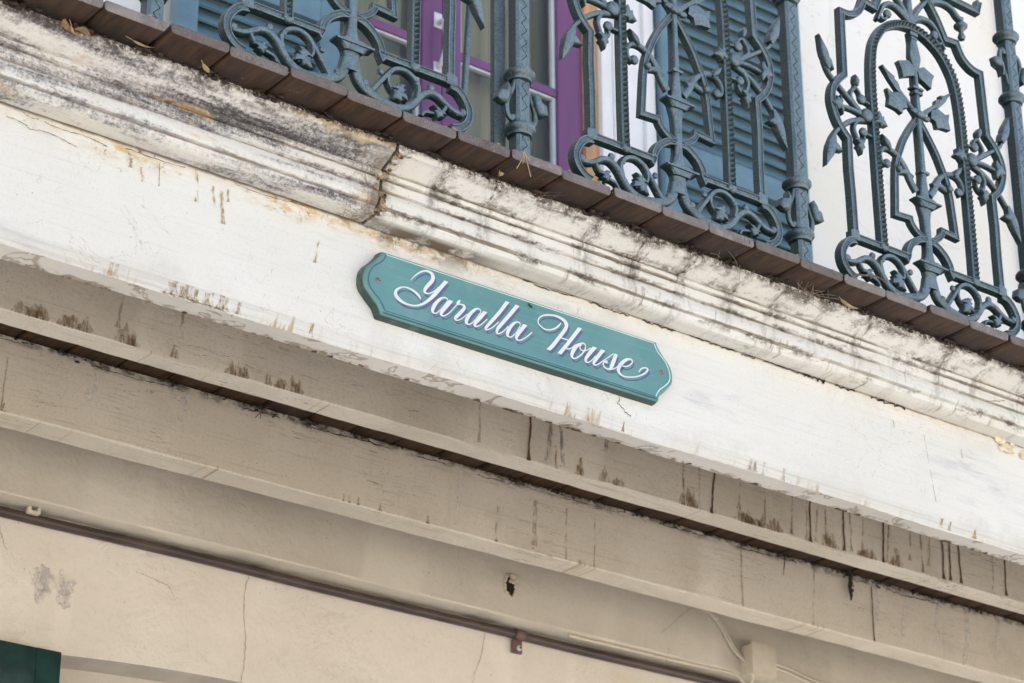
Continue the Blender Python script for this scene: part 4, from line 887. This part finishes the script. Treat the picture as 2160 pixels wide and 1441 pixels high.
local(g.build('bare_patch', [M['st_p'], M['st_w2']], smooth=0, recalc=False), house)['label'] = 'grey patch where the cream paint has come off'
win = MB(); win.bbox(wx0, wx1, YW+.10, YW+.128, 3.30, 3.45, .004); win.bbox(wx0, wx0+.09, YW+.10, YW+.1285, 1.0, 3.30, .004); win.bbox(wx1-.09, wx1, YW+.10, YW+.1285, 1.0, 3.30, .004)
wf = local(win.build('window_frame', M['plate'], smooth=30), house)
g = MB(); wallface(g, wx0, wx1, 1.0, 3.31, YW+.125); local(g.build('window_pane', M['glass'], smooth=0, recalc=False), house)
g = MB(); wallface(g, wx0, wx1, 1.0, 3.45, YW+.30); local(g.build('dark_room', M['hole'], smooth=0, recalc=False), house)
def shutter(name, x0, x1, z0, z1, y, m, rails, stile=.062, pitch=.043, d=.035, par=None, slat=.047, tilt=34):
    f = MB()
    f.bbox(x0, x0+stile, y, y+d, z0, z1, .003); f.bbox(x1-stile, x1, y, y+d, z0, z1, .003)
    for za, zb in rails: f.bbox(x0+stile-.002, x1-stile+.002, y+.002, y+d-.002, za, zb, .003)
    fr = local(f.build(name, m, smooth=30), par)
    edges = sorted(rails); s_ = MB(); ct, sn = math.cos(R(tilt)), math.sin(R(tilt))
    for (a0, a1), (b0, b1) in zip(edges, edges[1:]):
        z = a1+pitch*.6
        while z < b0-pitch*.3:
            h = slat/2; q = .0035
            pr = [(y+d/2-h*sn-q*ct, z-h*ct+q*sn), (y+d/2+h*sn-q*ct, z+h*ct+q*sn), (y+d/2+h*sn+q*ct, z+h*ct-q*sn), (y+d/2-h*sn+q*ct, z-h*ct-q*sn)]
            s_.extrude_x(pr, x0+stile, x1-stile, 1); z += pitch
    bk = MB(); bk.box(x0+stile-.004, x1-stile+.004, y+d-.006, y+d-.003, z0+.05, z1-.05); bk.build('gap_shade_sheet', m, fr, smooth=0)  # added sheet behind the slats, stands in for the shaded wall in the gaps
    so = s_.build('slat_panel', m, fr, smooth=30); so.location = (0, 0, 0)
    return fr
sl = shutter('shutter', 2.02, 2.534, 1.2, 3.405, 4.985, M['dkgreen'], [(1.2, 1.33), (2.2, 2.32), (3.305, 3.405)], par=house, d=.045)
sl['label'] = 'dark green louvred shutter beside the lower window'
# upper wall with the door opening
g = MB(); DX0, DX1, DT = 3.06, 4.182, 6.4
wallface(g, -1, DX0, ZT-.03, 8); wallface(g, DX1, 5.985, ZT-.03, 8); wallface(g, DX0, DX1, DT, 8)
local(g.build('upper_wall', M['wall_up'], smooth=0, recalc=False), house)
g = MB(); g.box(5.985, 9, YW-.02, YW+.2, ZT, 8); local(g.build('upper_wall', simple('lilac white plaster', (0.79, 0.78, 0.83), 0.7, 0.2, 0.03, 3, 0.1), smooth=0), house)['label'] = 'lilac white wall strip behind the rightmost post'
g = MB()
for x0, x1 in ((4.182, 4.373), (2.87, 3.06)):
    g.extrude_x([(0, 0)]*0 or [(YW-.001, 0), (YW-.001, 1)], 0, 0, 1, caps=False) if False else None
    w = x1-x0
    for a, b, yq in ((0, .22, .018), (.22, .30, .026), (.30, .72, .030), (.72, .80, .024), (.80, 1.0, .038)):
        if x0 < 3.5: a, b = 1-b, 1-a
        g.bbox(x0+w*a, x0+w*b, YW-yq, YW+.01, ZT, DT+.1, .003)
local(g.build('architrave', M['arch'], smooth=30), house)
g = MB(); g.bbox(4.132, 4.182, YW+.0, YW+.12, ZT, DT, .002); g.bbox(3.06, 3.11, YW+.0, YW+.12, ZT, DT, .002); g.bbox(3.112, 4.13, YW+.0, YW+.12, DT-.05, DT, .002)
local(g.build('door_jamb', M['jamb'], smooth=30), house)
yd = YW+.012; mid = 3.6215
for side in (1, -1):
    a, b = (mid+.001, 4.130) if side == 1 else (3.113, mid-.001)
    in0, in1 = (3.688, 4.040) if side == 1 else (3.203, 3.553)
    g = MB(); g.bbox(a, in0, yd, yd+.045, ZT+.005, DT-.055, .004); g.bbox(in1, b, yd, yd+.045, ZT+.005, DT-.055, .004)
    g.bbox(in0-.002, in1+.002, yd+.001, yd+.044, ZT+.005, 4.85, .004); g.bbox(in0-.002, in1+.002, yd+.001, yd+.044, DT-.18, DT-.055, .004)
    dr = local(g.build('door', M['purple'], smooth=30), house)
    dr['label'] = 'purple glazed leaf of the french door, %s' % ('right leaf' if side == 1 else 'left leaf with the pale handle')
    g = MB(); wallface(g, in0, in1, 4.84, DT-.17, yd+.0245); go = g.build('glass_pane', M['glass'], dr, smooth=0, recalc=False)
    for z in (5.43, 5.93):
        g = MB(); g.bbox(in0-.001, in1+.001, yd+.006, yd+.038, z-.014, z+.014, .005); g.build('muntin', M['purple'], dr, smooth=30)
    g = MB()
    for z0, z1 in ((4.85, 5.416), (5.444, 5.916), (5.944, 6.2)):
        g.bbox(in0, in0+.010, yd+.012, yd+.034, z0, z1, .003); g.bbox(in1-.012, in1, yd+.012, yd+.034, z0, z1, .003); g.bbox(in0+.010, in1-.012, yd+.012, yd+.034, z1-.008, z1, .002)
    g.build('glazing_bead', M['bead'], dr, smooth=30)
    if side == -1:
        g = MB(); hx = 3.604
        g.tube(smooth([(hx, yd-.002, 5.500), (hx, yd-.030, 5.494), (hx, yd-.040, 5.440), (hx, yd-.038, 5.395), (hx, yd-.018, 5.362), (hx, yd-.002, 5.355)], 4), .0075, 10)
        g.bbox(hx-.014, hx+.014, yd-.004, yd+.001, 5.485, 5.535, .002); g.bbox(hx-.014, hx+.014, yd-.004, yd+.001, 5.320, 5.372, .002)
        g.build('door_handle', M['handle'], dr, smooth=50)
g = MB(); r = random.Random(8); xs = [3.0+i*.028 for i in range(46)]
vs = []
for i, x in enumerate(xs): yy = 5.155+.020*math.sin(i*1.9)+r.uniform(-.006, .006); vs += [(x, yy, ZT), (x, yy, 6.6)]
g.add(vs, [(2*i, 2*i+2, 2*i+3, 2*i+1) for i in range(len(xs)-1)])
local(g.build('curtain', M['curtain'], smooth=60, recalc=False), house)
s2 = shutter('shutter', 4.383, 4.972, ZT+.02, 6.42, 4.985, M['louvre'], [(ZT+.02, 4.14), (5.295, 5.372), (6.30, 6.42)], par=house, pitch=.0435, d=.04)
s2['label'] = 'teal louvred shutter right of the french door'
s1 = shutter('shutter', 2.705, 3.202, ZT+.02, 6.42, 4.945, M['louvre'], [(ZT+.02, 4.14), (5.275, 5.345), (6.30, 6.42)], par=house, pitch=.0435, d=.04)
s1['label'] = 'blue lit louvred shutter left of the french door'
# hole in the wall plate
g = MB(); r = random.Random(3); n = 18
ring_ = [(3.790+.018*math.cos(2*math.pi*i/n)*r.uniform(.8, 1.15), 3.825+.030*math.sin(2*math.pi*i/n)*r.uniform(.85, 1.1)) for i in range(n)]
g.add([(x, 4.9698, z) for x, z in ring_]+[(3.79, 4.9698, 3.825)], [(i, (i+1) % n, n) for i in range(n)], 0)  # flat near-black disc stands in for the shade inside the hole
for x, z in ring_: g.ball((x, 4.969, z), .0042, 1.2, .8, 1.2, 1, n=7, m=5)
for i in range(10): g.ball((3.792+r.uniform(-.008, .009), 4.962+r.uniform(-.006, .004), 3.838+r.uniform(-.014, .014)), r.uniform(.004, .008), mi=2, n=7, m=5)
o = g.build('ragged_hole', [M['hole'], M['plate'], M['chunk']], smooth=50); local(o, wp)

# ------------------------------------------------------------------ pipe, box, cables
pp = thing('conduit_pipe', 'brown painted conduit pipe along the top of the cream wall', 'pipe', (3.0, 5.030, 3.7225))
g = MB(); g.tube([(XA+(XB-XA)*i/40-3.0, .0015*math.sin(i*.9), .0012*math.sin(i*1.3)) for i in range(41)], .0125, 16); g.build('pipe_run', M['pipe'], pp, smooth=60)
g = MB(); n = 12
for xx in (3.862,):
    vs = []
    for i in range(n+1):
        a = math.pi*(-.55+1.25*i/n); vs += [(xx-3.0-.014, -.0144*math.cos(a), .0144*math.sin(a)), (xx-3.0+.014, -.0144*math.cos(a), .0144*math.sin(a))]
    g.add(vs, [(2*i, 2*i+1, 2*i+3, 2*i+2) for i in range(n)])
    g.bbox(xx-3.0-.016, xx-3.0+.016, .004, .013, -.048, -.012, .003)
cl = g.build('pipe_clip', M['clip'], pp, smooth=50)
g = MB(); g.ball((.866, .002, -.034), .008, 1, .7, 1, 0); g.ball((.866, -.004, -.034), .003, 1, .5, 1, 1); g.build('clip_screw', [M['handle'], M['slot']], cl, smooth=60)
pc = thing('cable_clip', 'small white plastic clip standing on the brown pipe at the left', 'clip', (2.449, 5.012, 3.7315))
g = MB(); g.bbox(-.015, .015, -.008, .008, -.006, .000, .0015); g.bbox(-.015, -.008, -.008, .008, -.002, .009, .0015); g.bbox(.008, .015, -.008, .008, -.002, .010, .0015); g.build('clip_body', M['cable'], pc, smooth=30)
jb = thing('junction_box', 'cream painted junction box fixed to the wall plate, cables running in', 'box', (4.625, 4.971, 3.775))
g = MB(); g.bbox(-.040, .040, -.047, 0, -.042, .042, .003); g.build('box_body', M['cable'], jb, smooth=30)
g = MB(); g.bbox(-.044, .044, -.054, -.0475, -.046, .046, .003); g.build('lid', M['cable'], jb, smooth=30)
g = MB()
for dx in (0, .011): g.tube(smooth([(4.440+dx, 4.966, 3.905), (4.475+dx, 4.965, 3.890), (4.508+dx, 4.965, 3.862), (4.540+dx, 4.965, 3.820), (4.560+dx, 4.963, 3.795), (4.588+dx*.5, 4.955, 3.772)], 5), .0046, 8)
o = g.build('cable_pair', M['cable'], smooth=60); tag(o, 'pair of cream painted cables curving down into the junction box', 'cables')
g = MB()
for dz in (0, .011): g.tube(smooth([(4.664, 4.955, 3.778+dz), (4.70, 4.962, 3.778+dz), (4.76, 4.966, 3.775+dz), (4.87, 4.966, 3.758+dz), (5.05, 4.966, 3.752+dz), (5.6, 4.966, 3.75+dz)], 5), .0044, 8)
o = g.build('cable_pair', M['cable'], smooth=60); tag(o, 'pair of cream cables leaving the junction box on its right side', 'cables')
g = MB(); g.tube(smooth([(4.602, 4.945, 3.735), (4.606, 4.95, 3.720), (4.600, 4.96, 3.708), (4.588, 4.966, 3.716), (4.55, 4.972, 3.736), (4.4, 4.985, 3.738), (4.0, 4.99, 3.738)], 5), .004, 8)
o = g.build('loose_cable', M['cable'], smooth=60); tag(o, 'single loose cable looping below the junction box', 'cable')

# ------------------------------------------------------------------ litter on the deck edge
def leaf_mesh(L, w, curl, seed, m, twist=0.5):
    r = random.Random(seed); n = 9; vs = []
    for i in range(n+1):
        t = i/n; k = math.sin(math.pi*t**.8)*w/2
        zc = curl*(t-.4)**2*L; tw = twist*(t-.5)
        for s_ in (-1, 0, 1):
            vs.append((t*L, s_*k*math.cos(tw)+r.uniform(-.0006, .0006), zc+s_*k*math.sin(tw)+abs(s_)*k*.35))
    fs = [(3*i+j, 3*i+3+j, 3*i+4+j, 3*i+1+j) for i in range(n) for j in (0, 1)]
    g = MB(); g.add(vs, fs); g.tube([(-.014, 0, curl*.16*L+.002), (0, 0, curl*.16*L)], [.0005, .0009], 5)
    return g.build('dead_leaf', m, smooth=60, recalc=False)
LV = [
 ((1.625, 3.375, 3.915), .045, .016, 1.6, (10, 25, 20), 'leaf', 'curled brown leaf caught under the boards at the far left, in the larger clump'),
 ((1.655, 3.372, 3.912), .040, .013, -1.2, (-20, 30, -30), 'leaf', 'crumpled brown leaf lying against the mouldy cornice in the clump at the left'),
 ((1.640, 3.370, 3.905), .030, .014, 1.0, (60, 10, 40), 'leaf2', 'paler curled leaf hanging lowest in the clump at the left'),
 ((1.755, 3.362, 3.914), .055, .010, .5, (15, -4, 8), 'leaf2', 'long straw coloured leaf jammed under the second whole board from the left'),
 ((2.540, 3.355, 3.914), .040, .012, .9, (30, 40, -120), 'leaf2', 'pale leaf stuck in a board gap just left of the post at the french door'),
 ((3.42, 3.362, 3.912), .050, .010, .8, (-10, 30, -20), 'leaf2', 'straw leaf with a curled point under the boards below the right panel'),
 ((4.005, 3.372, 3.905), .055, .030, 1.6, (50, 40, 30), 'leaf', 'large dead brown leaf hanging under the boards at the far right'),
 ((1.89, 3.352, 3.915), .030, .009, .5, (60, 60, -60), 'leaf2', 'small yellow leaf wedged in a gap at the left blue shutter'),
]
for i, (p, L, w, cu, ro, m, lb) in enumerate(LV):
    o = leaf_mesh(L, w, cu, i, M[m]); o.location = p; o.rotation_euler = tuple(R(a) for a in ro); tag(o, lb, 'dead leaf', 'dead leaves caught at the deck edge')
def twig(name, pts, rad, lb, m='twig', cat='twig'):
    g = MB()
    for q in pts: g.tube(smooth(q, 4), rad, 5)
    o = g.build(name, M[m], smooth=60); tag(o, lb, cat); return o
twig('twig', [[(3.405, 3.300, 3.942), (3.44, 3.306, 3.952), (3.475, 3.316, 3.966), (3.515, 3.328, 3.974), (3.53, 3.33, 3.968)]], .0021, 'thin curved twig lying over the bottom scroll of the panel on the white wall')
twig('pine_needles', [[(2.555, 3.303, 3.945), (2.548, 3.300, 3.925), (2.535, 3.300, 3.900)], [(2.556, 3.303, 3.945), (2.560, 3.300, 3.92), (2.568, 3.300, 3.893)], [(2.554, 3.303, 3.944), (2.562, 3.300, 3.93), (2.566, 3.3, 3.925)], [(2.55, 3.303, 3.944), (2.553, 3.300, 3.93), (2.549, 3.3, 3.915)]], .0008, 'tuft of pale dry needles hanging over the board edge below the french door post', 'leaf2', 'needles')
twig('twig', [[(2.395, 3.312, 3.944), (2.42, 3.318, 3.946), (2.455, 3.325, 3.945)]], .0012, 'short reddish twig on the deck beside the first panel end scroll', 'jamb')
twig('seed_twig', [[(2.79, 4.553, 3.924), (2.775, 4.55, 3.912), (2.764, 4.55, 3.902), (2.750, 4.55, 3.884)], [(2.764, 4.55, 3.902), (2.763, 4.55, 3.886)]], .0011, 'tiny twig with two seed pods hanging in front of the deeper joist')
def web(name, x, lb, n, m, y=3.355, z=3.915, sx=.03):
    g = MB(); r = random.Random(int(x*100))
    for i in range(n):
        a = (x+r.gauss(0, sx), y+r.uniform(-.02, .02), z-r.random()*.012); b = (x+r.gauss(0, sx*1.2), y+r.uniform(.0, .03), z-r.random()*.045)
        mid_ = tuple((u+v)/2+r.uniform(-.006, .006) for u, v in zip(a, b)); g.tube(smooth([a, mid_, b], 3), r.uniform(.0002, .0005), 4, cap=False)
    o = g.build(name, M[m], smooth=60, recalc=False); tag(o, lb, 'cobweb'); return o
gw = simple('grey cobweb', (0.30, 0.25, 0.21), .9, .1, .2, 90, 0); M['gw'] = gw
web('cobweb', 3.34, 'grey tangled cobweb and twigs under the boards below the post at the right shutter', 20, 'gw')
web('cobweb', 3.13, 'thin grey cobweb under the boards below the middle panel', 8, 'gw')
web('cobweb', 2.66, 'brown needles and web hanging under the boards right of the french door post', 8, 'twig', sx=.022)
# dirt gathered in the angle between boards and cornice
g = MB(); r = random.Random(77)
for k in range(-4, 30):
    gx = 1.795+.1222*k
    for q in range(16):
        g.ball((gx+r.gauss(0, .016), 3.385-r.random()*.016, 3.9195-r.random()*.007), r.uniform(.0015, .0045), 1.7, 1, .7, n=6, m=4)
for q in range(260): g.ball((r.uniform(1.4, 4.4), 3.384-r.random()*.006, 3.9185), r.uniform(.001, .003), 1.8, 1, .7, n=6, m=4)
o = g.build('dirt', M['web'], smooth=60, recalc=False); tag(o, 'black dirt packed in the angle between deck boards and cornice', 'dirt'); o['kind'] = 'stuff'
g = MB(); r = random.Random(78)
for q in range(150):
    x = r.uniform(1.5, 4.4); g.ball((x, 3.3046+r.uniform(-.0025, .03), 3.9405 if r.random() < .75 else r.uniform(3.93, 3.94)), r.uniform(.0008, .0022), 1.8, 1, .6, n=6, m=4)
o = g.build('crumbs', M['leaf2'], smooth=60, recalc=False); tag(o, 'pale seeds and crumbs scattered along the edge of the deck boards', 'crumbs'); o['kind'] = 'stuff'
